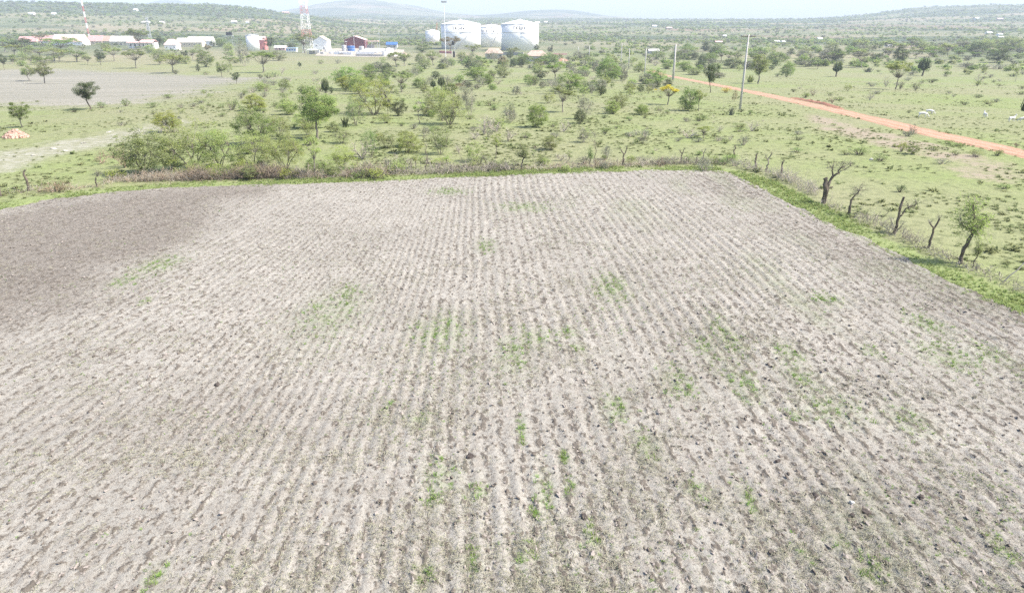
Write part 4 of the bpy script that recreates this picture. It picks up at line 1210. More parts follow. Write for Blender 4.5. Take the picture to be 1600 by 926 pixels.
stump(666, 270, 54, 'thin', 'tall thin crooked sapling with a leafy top at the field edge', 'ygreen', name='crooked_sapling', cat='sapling')
stump(721, 265, 22, 'thin', 'short thin sapling east of the tall thin crooked one', 'pale', name='crooked_sapling', cat='sapling')
stump(760, 264, 20, 'hook', 'small hooked stump just below the lime-green sapling', 'grey', rz=2.9)
stump(815, 265, 42, 'leafy', 'small crooked tree with dark leaves at the field edge', 'mid', wide=1.15, name='crooked_tree', cat='tree')
stump(921, 262, 34, 'leafy', 'leafy stub of a tree at the field edge, beside a dead stem', 'bright', wide=0.8, name='crooked_tree', cat='tree')
stump(928, 253, 40, 'thin', 'thin dead stem with a grey top beside the leafy stub', 'grey', name='dead_stem', cat='dead tree')
stump(973, 260, 30, 'fork', 'crooked dark forked stump at the far edge of the field', 'olive')
stump(1012, 259, 15, 'thin', 'thin short stake at the far edge of the field', 'grey', wood=m_barkp, name='fence_stake', cat='stake')
stump(1064, 254, 22, 'fork', 'short forked stump west of the far field corner', 'mid')
stump(1088, 255, 11, 'post', 'lowest stubby stump near the far field corner', 'brown')
stump(1098, 251, 18, 'fork', 'slim forked stump beside the lowest stubby one', 'grey', wood=m_bark)
stump(1146, 247, 20, 'post', 'thin knotted post above the vivid green mound', 'grey')
stump(1180, 265, 25, 'post', 'thick dark post first on the side fence of the field', 'mid')
stump(1197, 269, 29, 'fork', 'forked post among pale dry stalks on the side fence', 'olive', wood=m_bark)
stump(1220, 276, 25, 'post', 'bent dark post with leafy shoots on the side fence', 'mid')
stump(1286, 318, 64, 'pollard', 'big pollarded trunk with long bare branch on the side fence', 'grey')
stump(1324, 336, 44, 'hook', 'bent dark trunk bowing over, next to the big pollarded trunk', 'grey')
stump(1397, 365, 66, 'snag', 'peeling dead snag with one side branch on the side fence', 'mid')
stump(1450, 387, 48, 'fork', 'bare two-armed stump like a catapult on the side fence', 'grey')
stump(1500, 411, 108, 'leafy', 'tallest fence tree with crooked trunk and fresh green crown', 'lime', seed=5, wide=1.12, name='fence_tree', cat='tree')
stump(1520, 418, 46, 'leafy', 'small leafy shoot at the foot of the tallest fence tree', 'bright', seed=8, wide=0.8, name='crooked_sapling', cat='sapling')
stump(44, 298, 32, 'post', 'tall dark post on the fence below the stony slope', 'grey')
stump(2, 307, 24, 'post', 'dark post at the very edge of the picture on the fence', 'grey')
stump(152, 292, 24, 'hook', 'hooked dark stump on the fence near the largest olive bush', 'grey')
stump(267, 290, 26, 'thin', 'thin grey-stemmed sapling in front of the largest olive bush', 'olive', name='crooked_sapling', cat='sapling')

# leaning dead pole near the frame's edge
p, s = ground(1568, 440)
mb = MB(); mb.tube(curve_pts((0, 0, -0.05), (2.0 * 0.55, 0.1, 1.35), 0.0, np.random.default_rng(4), 4, 0.015), [0.035, 0.032, 0.03, 0.026, 0.018], 6)
e = mb.build('leaning_pole', m_barkp); e.location = p
tag(e, 'thin dead pole leaning out of the dry brush beside the tallest fence tree', 'pole')

# --- scrub that nothing tells apart: zones of small bushes sharing one label each
KIND_WORDS = {'rnd': 'round bushes', 'umb': 'flat-topped trees', 'bar': 'leafless bushes', 'spr': 'feathery bushes', 'low': 'low shrubs', 'tre': 'small trees', 'sap': 'saplings'}
KIND_ONE = {'rnd': 'round bush', 'umb': 'flat-topped tree', 'bar': 'leafless bush', 'spr': 'feathery bush', 'low': 'low shrub', 'tre': 'small tree', 'sap': 'sapling'}
PAL_WORDS = {'olive': 'olive', 'grey': 'grey', 'dark': 'dark green', 'mid': 'mid-green', 'pale': 'pale green', 'bright': 'bright green', 'ygreen': 'yellow-green', 'brown': 'rusty', 'lime': 'lime-green'}
ORD = ['first', 'second', 'third', 'fourth', 'fifth', 'sixth', 'seventh', 'eighth', 'ninth', 'tenth', 'eleventh', 'twelfth', 'thirteenth', 'fourteenth', 'fifteenth', 'sixteenth', 'seventeenth', 'eighteenth']
def zone(n, x0, x1, y0, y1, kinds, hpx, where, group, gap=0.9):
    """scrub bushes of one zone; labels say kind and colour, then which one counted from the left"""
    k = 0; tries = 0; made = {}
    while k < n and tries < n * 12:
        tries += 1
        px, py = random.uniform(x0, x1), random.uniform(y0, y1)
        p, s = ground(px, py)
        kind, pal, wr = random.choice(kinds)
        h = random.uniform(*hpx) * s
        w = h * wr * random.uniform(0.85, 1.3)
        if poly_dist(np.array(p.x), np.array(p.y), TRACK, False) < 2.5 + w / 2: continue
        if in_poly(np.array(p.x), np.array(p.y), BARE) or in_poly(np.array(p.x), np.array(p.y), FIELD): continue
        if any((p.x - a) ** 2 + (p.y - b_) ** 2 < ((c + w / 2) * gap) ** 2 for a, b_, c in TAKEN): continue
        TAKEN.append((p.x, p.y, w / 2))
        o = plant_at(kind, p, h, w, pal, 'x', group); k += 1
        made.setdefault((kind, pal), []).append((px, o))
    for (kind, pal), lst in made.items():
        lst.sort(key=lambda q: q[0])
        for i, (_, o) in enumerate(lst):
            if len(lst) == 1: o['label'] = '%s %s, the only one %s' % (PAL_WORDS[pal], KIND_ONE[kind], where)
            elif len(lst) <= len(ORD): o['label'] = '%s from the left of the %s %s %s' % (ORD[i], PAL_WORDS[pal], KIND_WORDS[kind], where)
            else: o['label'] = 'one of many %s %s %s' % (PAL_WORDS[pal], KIND_WORDS[kind], where)
zone(130, 590, 1060, 90, 150, [('rnd', 'olive', 1.2), ('rnd', 'grey', 1.2), ('umb', 'olive', 1.2), ('bar', 'grey', 1.1), ('spr', 'grey', 1.0), ('low', 'grey', 1.8), ('rnd', 'dark', 1.0), ('spr', 'pale', 1.1), ('rnd', 'mid', 1.2), ('rnd', 'bright', 1.3), ('spr', 'mid', 1.1)], (8, 18),
     'in the thicket below the tanks', 'thicket scrub below the tanks', 0.65)
zone(64, 1060, 1340, 80, 112, [('rnd', 'olive', 1.3), ('umb', 'mid', 1.3), ('rnd', 'grey', 1.4), ('rnd', 'dark', 1.2), ('spr', 'pale', 1.2), ('rnd', 'mid', 1.3), ('rnd', 'bright', 1.3)], (8, 17),
     'beyond the bend of the track', 'scrub beyond the track', 0.65)
zone(56, 1330, 1610, 72, 92, [('rnd', 'olive', 1.4), ('umb', 'mid', 1.4), ('rnd', 'grey', 1.5), ('rnd', 'mid', 1.3), ('umb', 'pale', 1.4), ('rnd', 'pale', 1.3)], (8, 15),
     'in the treeline behind the pasture', 'treeline behind the eastern pasture', 0.65)
zone(46, 0, 400, 78, 104, [('umb', 'olive', 1.3), ('umb', 'mid', 1.3), ('rnd', 'pale', 1.3), ('low', 'olive', 1.8), ('spr', 'pale', 1.2)], (7, 15),
     'between houses and tan field', 'bushes below the houses', 0.8)
zone(38, 385, 600, 96, 150, [('low', 'grey', 1.6), ('low', 'olive', 1.7), ('bar', 'grey', 1.1), ('low', 'mid', 1.6)], (5, 10),
     'below the pump yard', 'low shrubs below the pump yard', 0.9)
zone(46, 180, 480, 142, 205, [('low', 'grey', 1.9), ('low', 'olive', 1.9), ('low', 'mid', 2.0), ('spr', 'pale', 1.2)], (4, 9),
     'below the tan field', 'tuft shrubs on the western slope', 0.9)
zone(26, 380, 640, 140, 250, [('spr', 'pale', 1.3), ('rnd', 'ygreen', 1.3), ('rnd', 'olive', 1.2), ('spr', 'olive', 1.1), ('rnd', 'pale', 1.3)], (12, 32),
     'amid the western pasture', 'bushes amid the western pasture', 0.8)
zone(30, 620, 1010, 140, 245, [('spr', 'pale', 1.2), ('rnd', 'olive', 1.2), ('rnd', 'bright', 1.2), ('bar', 'grey', 1.0), ('rnd', 'pale', 1.1), ('spr', 'grey', 1.0)], (10, 26),
     'amid the middle pasture', 'bushes amid the middle pasture', 0.9)
zone(26, 600, 960, 150, 235, [('low', 'olive', 2.0), ('low', 'grey', 1.8), ('low', 'mid', 1.8)], (5, 10),
     'in the middle pasture', 'tuft shrubs in the middle pasture', 0.9)
zone(34, 960, 1330, 140, 245, [('low', 'olive', 2.2), ('low', 'grey', 2.0), ('low', 'mid', 2.2), ('bar', 'grey', 1.1)], (4, 9),
     'round the near power pole', 'tuft shrubs round the power pole', 0.9)
zone(34, 1230, 1600, 108, 175, [('low', 'olive', 2.4), ('low', 'dark', 2.2), ('low', 'grey', 2.2), ('bar', 'grey', 1.2)], (3, 7),
     'on the eastern pasture', 'tuft shrubs in the eastern pasture', 0.9)
zone(26, 180, 620, 264, 281, [('low', 'mid', 1.6), ('low', 'pale', 1.5), ('spr', 'pale', 1.3), ('rnd', 'olive', 1.2), ('low', 'ygreen', 1.6)], (12, 26),
     'in the brushwood hedge', 'green bushes in the brushwood hedge', 0.55)
zone(16, 600, 1150, 250, 266, [('sap', 'pale', 0.7), ('bar', 'grey', 0.8), ('sap', 'olive', 0.6), ('bar', 'brown', 0.7)], (14, 28),
     'behind the far field edge', 'thin saplings behind the far field edge', 0.5)
zone(20, 620, 1150, 252, 268, [('low', 'mid', 1.6), ('low', 'grey', 1.5), ('spr', 'pale', 1.2), ('low', 'olive', 1.6)], (8, 17),
     'along the far field edge', 'green bushes along the far field edge', 0.6)

# --- brushwood hedges
def twig_hedge(name, px_line, n, h, wide, mats, label, seed, lean=0.6):
    rg = np.random.default_rng(seed)
    line = np.array([(ground(*q)[0].x, ground(*q)[0].y) for q in px_line])
    seg = np.diff(line, axis=0); L = np.hypot(seg[:, 0], seg[:, 1]); cs = np.concatenate([[0], np.cumsum(L)])
    e = empty(name, (line[0][0], line[0][1], float(terrain(*line[0]))))
    parts = [MB() for _ in mats]
    for k in range(n):
        t = rg.random() * cs[-1]; i = min(int(np.searchsorted(cs, t)) - 1, len(L) - 1); i = max(i, 0)
        q = line[i] + seg[i] * (t - cs[i]) / L[i] + rg.normal(0, wide * 0.45, 2)
        dens = 0.55 + 0.9 * float(fbm(np.array(t / 2.2), np.array(seed * 1.7), 3, seed))
        if rg.random() > dens + 0.25: continue
        hh = h * rg.uniform(0.35, 1.1) * np.clip(dens + 0.35, 0.4, 1.3)
        b0 = Vector((q[0], q[1], float(terrain(q[0], q[1])) + rg.uniform(-0.03, hh * 0.45))) - e.location
        d = Vector((rg.normal(0, lean), rg.normal(0, lean), rg.uniform(0.15, 1.0))).normalized()
        m1 = b0 + d * hh * 0.5 + Vector(rg.normal(0, 0.06, 3)); tip = b0 + d * hh + Vector(rg.normal(0, 0.1, 3))
        r = rg.uniform(0.008, 0.018)
        mb = parts[rg.integers(0, len(parts))]
        mb.tube([b0, m1, tip], [r, r * 0.8, r * 0.3], 3, False)
        for w in range(3):
            f = b0.lerp(tip, rg.uniform(0.25, 0.95)); mb.tube([f, f + Vector(rg.normal(0, hh * 0.22, 3))], [r * 0.6, r * 0.25], 3, False)
    for mb, m in zip(parts, mats): o = mb.build('branches', m, e); o['kind'] = 'stuff'
    return tag(e, label, 'hedge')
twig_hedge('brush_hedge', [(170, 284), (230, 282), (300, 280)], 1100, 0.8, 0.8, [m_barkr, m_barkp], 'grey-brown brushwood hedge under the largest olive bush', 21)
twig_hedge('brush_hedge', [(300, 281), (360, 279), (440, 277)], 1900, 0.95, 0.8, [m_barkr, m_bark], 'reddish brown brushwood hedge below the pale acacias', 22)
twig_hedge('brush_hedge', [(440, 278), (520, 277), (600, 274)], 1500, 1.0, 0.9, [m_bark, m_barkr, m_barkp], 'dark twiggy brushwood hedge round the slim pale-stemmed sapling', 23)
twig_hedge('brush_hedge', [(600, 273), (700, 270), (800, 266)], 950, 0.8, 1.0, [m_barkp, m_bark], 'thin grey brushwood hedge round the tall thin crooked sapling', 24)
twig_hedge('brush_hedge', [(800, 266), (900, 262), (1000, 259)], 700, 0.7, 0.9, [m_barkp, m_barkr], 'patchy brushwood hedge round the leafy stub and dead stem', 25)
twig_hedge('brush_hedge', [(1000, 258), (1060, 256), (1150, 256)], 600, 0.65, 0.8, [m_barkp, m_bark], 'low grey brushwood hedge at the far field corner', 26)
twig_hedge('brush_hedge', [(1160, 262), (1200, 272), (1245, 290), (1275, 306)], 560, 0.8, 0.8, [m_barkp], 'pale dry stalks and brush along the first posts of the side fence', 27, 0.3)
twig_hedge('brush_hedge', [(1290, 322), (1350, 345), (1400, 368), (1440, 385)], 300, 0.75, 0.7, [m_barkp, m_bark], 'thin dry stalks between the bent trunk and the peeling snag', 28, 0.3)
twig_hedge('brush_hedge', [(1440, 388), (1500, 412), (1550, 432), (1605, 458)], 420, 0.55, 0.8, [m_barkp, m_bark], 'dry brush and stalks round the foot of the tallest fence tree', 29, 0.5)
twig_hedge('brush_hedge', [(-20, 308), (40, 300), (100, 297), (170, 289)], 330, 0.5, 0.9, [m_barkp, m_barkr], 'sparse dry brush between the posts below the stony slope', 30, 0.4)

# --- far scrub and woods: one mass
far_meshes = []
for i in range(5):
    rg = np.random.default_rng(700 + i); mb = MB(); pts = []
    for k in range(14):
        v = rg.normal(0, 1, 3); v /= np.linalg.norm(v); c = v * np.array([0.36, 0.36, 0.30]) + np.array([0, 0, 0.42])
        pts.append(c + rg.normal(0, 0.11, (16, 3)))
    pts = np.concatenate(pts); pts[:, 2] = np.maximum(pts[:, 2], 0.02)
    mb.leaves(pts, 0.11, 0.6, rg)
    far_meshes.append(mb.mesh('far_bush%d' % i, LEAF[('mid', 'olive', 'mid', 'grey', 'pale')[i]]))
n = 62000
a = RNG.uniform(R(-43), R(43), n); r = 380 * (4600 / 380) ** (RNG.random(n) ** 0.72)
x = r * np.sin(a); y = r * np.cos(a)
pxb = 800 + 991 * np.tan(a)
den = 0.22 + 0.9 * fbm(x / 110, y / 110, 4, 33) + 1.1 * np.clip(fbm(x / 520.0, y / 230.0, 4, 31) + 0.3 * (1 - sstep(350, 700, pxb)) * sstep(1300, 2300, r), 0, 1)
yard = (r < 860) & (pxb > 0) & (pxb < 900) & (r > 520)
ok = (RNG.random(n) < np.clip(den, 0.06, 1)) & ~yard
ok &= ~((r < 520) & (pxb < 620))
ok &= RNG.random(n) < 0.25 + 0.75 * sstep(500, 1000, r)
x, y, r = x[ok], y[ok], r[ok]; N = len(x)
s_ = RNG.uniform(1.2, 4.0, N) * (1 + 0.9 * sstep(800, 3000, r))
scatter('far_scrub', np.stack([x, y, terrain(x, y) - 0.1], 1), np.stack([np.zeros(N), np.zeros(N), RNG.uniform(0, 6.28, N)], 1),
        np.stack([s_ * 1.5, s_ * 1.5, s_], 1), far_meshes, 'distant grey-green scrub and woods covering the valley and ridges', 'scrub')
# ------------------------------------------------------------------ buildings, tanks, masts
m_white = mat_plain('white paint', (0.90, 0.89, 0.87), 0.5, 0.08, 0.5, 0.4)
m_cream = mat_plain('cream render', (0.62, 0.56, 0.43), 0.9, 0.12, 0.6)
m_grey = mat_plain('grey render', (0.42, 0.41, 0.39), 0.9, 0.15, 0.6)
m_redroof = mat_plain('faded red sheet roof', (0.58, 0.34, 0.32), 0.6, 0.15, 0.3)
m_pinkroof = mat_plain('pink sheet roof', (0.68, 0.47, 0.44), 0.6, 0.15, 0.3)
m_whroof = mat_plain('bare sheet roof', (0.72, 0.69, 0.63), 0.45, 0.1, 0.3, 0.5)
m_tile = mat_plain('sun-bleached tile roof', (0.42, 0.32, 0.26), 0.8, 0.25, 0.5)
m_maroon = mat_plain('maroon cladding', (0.165, 0.052, 0.060), 0.7, 0.15, 0.5)
m_red = mat_plain('red paint', (0.56, 0.22, 0.21), 0.6, 0.15, 0.5)
m_blue = mat_plain('blue paint', (0.06, 0.16, 0.42), 0.6, 0.15, 0.5)
m_dark = mat_plain('dark opening', (0.035, 0.036, 0.040), 0.4, 0.1, 0.5)
m_black = mat_plain('black plastic', (0.020, 0.020, 0.022), 0.5, 0.1, 0.5)
m_steel = mat_plain('galvanised steel', (0.46, 0.47, 0.48), 0.45, 0.12, 0.8, 0.5)
m_ink = mat_plain('dark lettering', (0.030, 0.034, 0.040), 0.6, 0.05, 1.0)
m_conc = mat_plain('pale concrete', (0.50, 0.48, 0.45), 0.9, 0.15, 0.4)
m_orange = mat_plain('orange paint', (0.62, 0.24, 0.10), 0.6, 0.1, 0.5)
m_gravel = mat_plain('pale gravel', (0.37, 0.335, 0.275), 0.95, 0.2, 0.15)
m_redsoil = mat_plain('orange soil', (0.36, 0.225, 0.155), 0.95, 0.25, 0.2)
m_pole = mat_plain('weathered pole', (0.50, 0.48, 0.45), 0.9, 0.18, 1.5)
m_stone = mat_plain('bleached stone', (0.52, 0.50, 0.46), 0.9, 0.2, 2.0)
m_slab = mat_plain('weathered limestone', (0.40, 0.38, 0.33), 0.95, 0.25, 2.0)
m_rubble = mat_plain('red rubble', (0.40, 0.24, 0.18), 0.95, 0.35, 2.5)

def gable(mb, x0, x1, y0, y1, z0, z1, along='x', t=0.12, over=0.5):
    """solid pitched roof with eaves"""
    x0 -= over; x1 += over; y0 -= over; y1 += over
    if along == 'x':
        ym = (y0 + y1) / 2
        top = [(x0, y0, z0), (x1, y0, z0), (x1, ym, z1), (x0, ym, z1), (x0, y1, z0), (x1, y1, z0)]
    else:
        xm = (x0 + x1) / 2
        top = [(x0, y1, z0), (x0, y0, z0), (xm, y0, z1), (xm, y1, z1), (x1, y1, z0), (x1, y0, z0)]
    bot = [(x, y, z - t) for x, y, z in top]
    mb.add(top + bot, [(0, 1, 2, 3), (3, 2, 5, 4), (6, 9, 8, 7), (9, 10, 11, 8), (0, 6, 7, 1), (4, 5, 11, 10), (0, 3, 9, 6), (3, 4, 10, 9), (1, 7, 8, 2), (2, 8, 11, 5)])
    return mb

def hip(mb, x0, x1, y0, y1, z0, z1, t=0.12, over=0.5):
    x0 -= over; x1 += over; y0 -= over; y1 += over
    ym = (y0 + y1) / 2; k = min((y1 - y0) / 2, (x1 - x0) * 0.26)
    v = [(x0, y0, z0), (x1, y0, z0), (x1, y1, z0), (x0, y1, z0), (x0 + k, ym, z1), (x1 - k, ym, z1)]
    v += [(x, y, z - t) for x, y, z in v[:4]]
    mb.add(v, [(0, 1, 5, 4), (1, 2, 5), (2, 3, 4, 5), (3, 0, 4), (6, 9, 8, 7), (0, 6, 7, 1), (1, 7, 8, 2), (2, 8, 9, 3), (3, 9, 6, 0)])
    return mb

def house(name, label, x0, x1, ybase, ywall, yroof, wall, roof, depth=9.0, along='x', nwin=3, door=True, group=None, cat='house', style='gable', yaw=0.0):
    """walls, windows and door under a pitched roof; extents measured in photograph pixels at its distance"""
    p, s = ground((x0 + x1) / 2, ybase)
    e = empty(name, p, yaw)
    hw = (x1 - x0) / 2 * s; H = (ybase - ywall) * s; HR = (ywall - yroof) * s * 1.0 + depth * 0.02
    over = min(0.6, hw * 0.12)
    hw -= over
    mb = MB(); mb.box(-hw, hw, 0, depth, -0.6, H)
    if style == 'gable':
        if along == 'x':
            for sx in (-hw, hw):
                mb.add([(sx * 0.999 - 0.1, 0.02, H), (sx * 0.999 + 0.1, 0.02, H), (sx * 0.999 + 0.1, depth - 0.02, H), (sx * 0.999 - 0.1, depth - 0.02, H), (sx * 0.999 - 0.1, depth / 2, H + HR * 0.9), (sx * 0.999 + 0.1, depth / 2, H + HR * 0.9)],
                       [(0, 3, 2, 1), (0, 1, 5, 4), (2, 3, 4, 5), (1, 2, 5), (3, 0, 4)])
        else:
            for sy in (0.1, depth - 0.1):
                mb.add([(-hw, sy - 0.1, H), (hw, sy - 0.1, H), (hw, sy + 0.1, H), (-hw, sy + 0.1, H), (0, sy - 0.1, H + HR * 0.92), (0, sy + 0.1, H + HR * 0.92)],
                       [(0, 3, 2, 1), (1, 2, 5, 4), (3, 0, 4, 5), (0, 1, 4), (2, 3, 5)])
    mb.build('wall', wall, e)
    rb = MB()
    if style == 'gable': gable(rb, -hw, hw, 0, depth, H + 0.1, H + HR + 0.1, along, over=over)
    elif style == 'hip': hip(rb, -hw, hw, 0, depth, H + 0.1, H + HR + 0.1, over=over)
    elif style == 'mono':
        rb.add([(-hw - over, -over, H + 0.15), (hw + over, -over, H + 0.15), (hw + over, depth + over, H + HR), (-hw - over, depth + over, H + HR),
                (-hw - over, -over, H + 0.02), (hw + over, -over, H + 0.02), (hw + over, depth + over, H + HR - 0.13), (-hw - over, depth + over, H + HR - 0.13)],
               [(0, 1, 2, 3), (7, 6, 5, 4), (0, 4, 5, 1), (1, 5, 6, 2), (2, 6, 7, 3), (3, 7, 4, 0)])
    rb.build('roof', roof, e)
    ww = min(1.3, hw * 0.22); wh = min(1.2, H * 0.4)
    slots = nwin + (1 if door else 0)
    for k in range(slots):
        cx = -hw + 2 * hw * (k + 0.5) / slots
        if door and k == slots // 2:
            d = MB(); d.box(cx - 0.5, cx + 0.5, -0.06, 0.02, -0.3, min(2.1, H * 0.75)); d.build('door', m_dark, e)
        else:
            f = MB(); f.box(cx - ww / 2, cx + ww / 2, -0.08, 0.02, H * 0.42, H * 0.42 + wh); wo = f.build('window', m_white, e)
            g = MB(); g.box(cx - ww / 2 + 0.1, cx + ww / 2 - 0.1, -0.10, -0.03, H * 0.42 + 0.1, H * 0.42 + wh - 0.1); g.build('pane', m_dark, wo)
    return tag(e, label, cat, group)

house('bungalow', 'red-roofed bungalow at the outer end of the row, half hidden by acacias', 28, 58, 70, 65.5, 58.5, m_cream, m_redroof, 12)
house('bungalow', 'second red-roofed bungalow of the row, white gable showing', 56, 82, 70, 65, 57.0, m_white, m_redroof, 12, 'x')
house('bungalow', 'largest red-roofed bungalow of the row with a bright white gable', 82, 131, 71, 66, 55.5, m_white, m_pinkroof, 14)
house('bungalow', 'red-roofed bungalow standing right at the foot of the striped mast', 137, 161, 70, 65, 57.0, m_cream, m_redroof, 11)
house('bungalow', 'narrow bungalow with a tan-red roof next to a white-roofed long house', 161, 178, 70, 65, 57.5, m_cream, m_tile, 10, nwin=2)
house('long_house', 'white-roofed long house between the red roofs and the veranda building', 172, 207, 71, 65.5, 58.0, m_cream, m_whroof, 12, nwin=4)
house('hut', 'pink-roofed white hut in front of the long white-roofed building', 257, 277, 79, 71, 63, m_white, m_pinkroof, 10, nwin=2, style='hip')
house('long_building', 'long white-roofed building with small dark windows along its wall', 276, 317, 73.5, 67, 61.0, m_cream, m_whroof, 10, nwin=5, door=False, cat='building')
house('long_building', 'white-roofed wing behind the long building, reaching further along', 293, 333, 71.8, 65, 59.0, m_white, m_whroof, 10, nwin=4, cat='building')
house('red_shed', 'small red shed touching the white cylindrical tank', 401, 416, 78, 64, 59, m_red, m_pinkroof, 8, nwin=1, cat='shed')
house('small_house', 'low pink-walled house between the dark tree and the kiosk', 428, 447, 79, 75, 72.5, m_pinkroof, m_whroof, 7, nwin=2)
house('store_building', 'tall cream store with bright gable beside the lattice tower', 489, 513, 78, 65, 58.5, m_white, m_cream, 14, 'y', nwin=1, cat='building')
house('maroon_shed', 'maroon clad shed with pale pink roof in the pump yard', 538, 571, 76, 63.5, 58.5, m_maroon, m_pinkroof, 16, 'y', nwin=0, door=False, cat='shed')
house('hip_house', 'upper hipped-roof house in front of the gap between the big tanks', 757, 786, 92, 84.5, 77.5, m_grey, m_tile, 14, nwin=3, style='hip')
house('hip_house', 'lower hipped-roof house in front of the second big tank', 821, 857, 96.5, 88.5, 81.5, m_grey, m_tile, 15, nwin=4, style='hip')
house('blue_shed', 'blue-roofed open shed at the end of the pump yard', 603, 621, 75, 70.5, 67, m_steel, m_blue, 8, nwin=1, cat='shed')
house('farm_shed', 'grey-blue roofed farm shed in the scrub behind the far power poles', 1013, 1031, 84, 80.5, 77.5, m_grey, m_grey, 8, nwin=1, cat='shed')

# veranda building: open posts under a long roof
p, s = ground(220, 76); e = empty('veranda_building', p)
w = 40 * s / 2; H = 8.5 * s
MB().box(-w, w, 3.0, 11, -0.5, H).build('wall', m_white, e)
gable(MB(), -w, w, 0, 11, H + 0.1, H + 4.2 * s, 'x').build('roof', m_pinkroof, e)
for k in range(7):
    x = -w + 0.3 + (2 * w - 0.6) * k / 6; MB().box(x - 0.2, x + 0.2, 0.1, 0.5, -0.5, H).build('post', m_white, e)
for k in range(6):
    x = -w + 2 * w * (k + 0.5) / 6; o = MB().box(x - 0.9, x + 0.9, 2.92, 3.02, H * 0.35, H * 0.75).build('window', m_dark, e)
tag(e, 'white veranda building with open posts under an umbrella acacia', 'building')

# low blue and white kiosk
p, s = ground(455, 81); e = empty('kiosk', p); w = 8 * s; H = 5 * s
MB().box(-w, w, 0, 5, -0.4, H).build('wall', m_white, e)
MB().box(-w - 0.5, w + 0.5, -0.6, 5.5, H + 0.02, H + 0.5).build('roof', mat_plain('pale blue sheet', (0.42, 0.56, 0.70), 0.5, 0.1, 0.5), e)
for k in range(4):
    x = -w + 2 * w * (k + 0.5) / 4; MB().box(x - 0.8, x + 0.8, -0.05, 0.02, H * 0.3, H * 0.75).build('window', m_blue, e)
tag(e, 'low blue and white kiosk on the grass near the lattice tower', 'kiosk')

# white low wall / flat shelter by the big tree
p, s = ground(487, 85); e = empty('flat_shelter', p); w = 7 * s; H = 6 * s
for sx in (-1, 1):
    for sy in (0.2, 4.6): MB().box(sx * (w - 0.3) - 0.15, sx * (w - 0.3) + 0.15, sy - 0.15, sy + 0.15, -0.4, H).build('post', m_steel, e)
MB().box(-w, w, -0.3, 5.2, H, H + 0.6).build('roof', m_white, e)
MB().box(-w + 0.6, w - 0.6, 4.3, 4.5, -0.3, H * 0.8).build('screen', m_grey, e)
tag(e, 'white flat-roofed shelter in front of the broad tree by the tower', 'shelter')

# canopy beside the maroon shed
p, s = ground(581, 77); e = empty('canopy', p); w = 10 * s; H = 11 * s
MB().box(-w, w, 0, 9, H, H + 0.7).build('roof', m_pinkroof, e)
for sx in (-0.92, 0, 0.92):
    MB().box(sx * w - 0.2, sx * w + 0.2, 0.4, 0.8, -0.5, H).build('post', m_steel, e)
MB().box(-w * 0.9, w * 0.2, 5, 8, -0.4, H * 0.55).build('pump_block', m_grey, e)
tag(e, 'open pink-roofed canopy on steel posts beside the maroon shed', 'canopy')

# yard ground, bund wall, pipes
yp = [ground(*q)[0] for q in [(492, 87.5), (520, 88.5), (570, 89.5), (628, 90), (632, 78), (590, 75.5), (530, 75.5), (505, 77)]]
me = bpy.data.meshes.new('yard')
cc = sum(yp, Vector()) / len(yp)
Vy = []; Fy = []
NS = 10
for i in range(len(yp)):
    a, c = yp[i], yp[(i + 1) % len(yp)]
    o = len(Vy)
    for u_ in range(NS + 1):
        for v_ in range(NS + 1 - u_):
            q = cc + (a - cc) * (u_ / NS) + (c - cc) * (v_ / NS); Vy.append((q.x, q.y, float(terrain(q.x, q.y)) + 0.12))
    idx = {}
    n_ = o
    for u_ in range(NS + 1):
        for v_ in range(NS + 1 - u_): idx[(u_, v_)] = n_; n_ += 1
    for u_ in range(NS):
        for v_ in range(NS - u_):
            Fy.append((idx[(u_, v_)], idx[(u_ + 1, v_)], idx[(u_, v_ + 1)]))
            if u_ + v_ < NS - 1: Fy.append((idx[(u_ + 1, v_)], idx[(u_ + 1, v_ + 1)], idx[(u_, v_ + 1)]))
me.from_pydata(Vy, [], Fy); me.materials.append(m_gravel)
tag(link(bpy.data.objects.new('yard', me)), kind='structure')

def wall_line(name, a, c, h, t, mat, label):
    pa, s = ground(*a); pc, _ = ground(*c)
    d = pc - pa; d.z = 0; L = d.length; ang = math.atan2(d.y, d.x)
    e = empty(name, pa, ang); n = max(3, int(L / 3.0)); H = h * s
    for k in range(n):
        x0 = L * k / n + 0.02; x1 = L * (k + 1) / n - 0.02
        q = pa + d * ((k + 0.5) / n); z = float(terrain(q.x, q.y)) - pa.z
        MB().box(x0, x1, -t / 2, t / 2, z - 0.4, z + H).build('panel', mat, e)
        MB().box(x0 - 0.04, x0 + 0.3, -t * 0.7, t * 0.7, z - 0.4, z + H + 0.15).build('pillar', mat, e)
    return tag(e, label, 'wall')
wall_line('yard_wall', (522, 85), (550, 86), 4.0, 0.5, m_white, 'white yard wall in front of the blue tanks')
wall_line('yard_wall', (556, 88), (600, 88.5), 3.0, 0.5, m_conc, 'low concrete wall along the front of the pump yard')
wall_line('bund_wall', (783, 86), (818, 87), 4.5, 0.5, m_grey, 'dark grey bund wall at the foot of the second big tank')
wall_line('compound_wall', (862, 86), (886, 86), 2.2, 0.5, m_redroof, 'thin red wall in the scrub beyond the second big tank')
wall_line('bund_wall', (687, 83), (706, 84), 3.0, 0.5, m_red, 'short red wall piece at the foot of the first big tank')

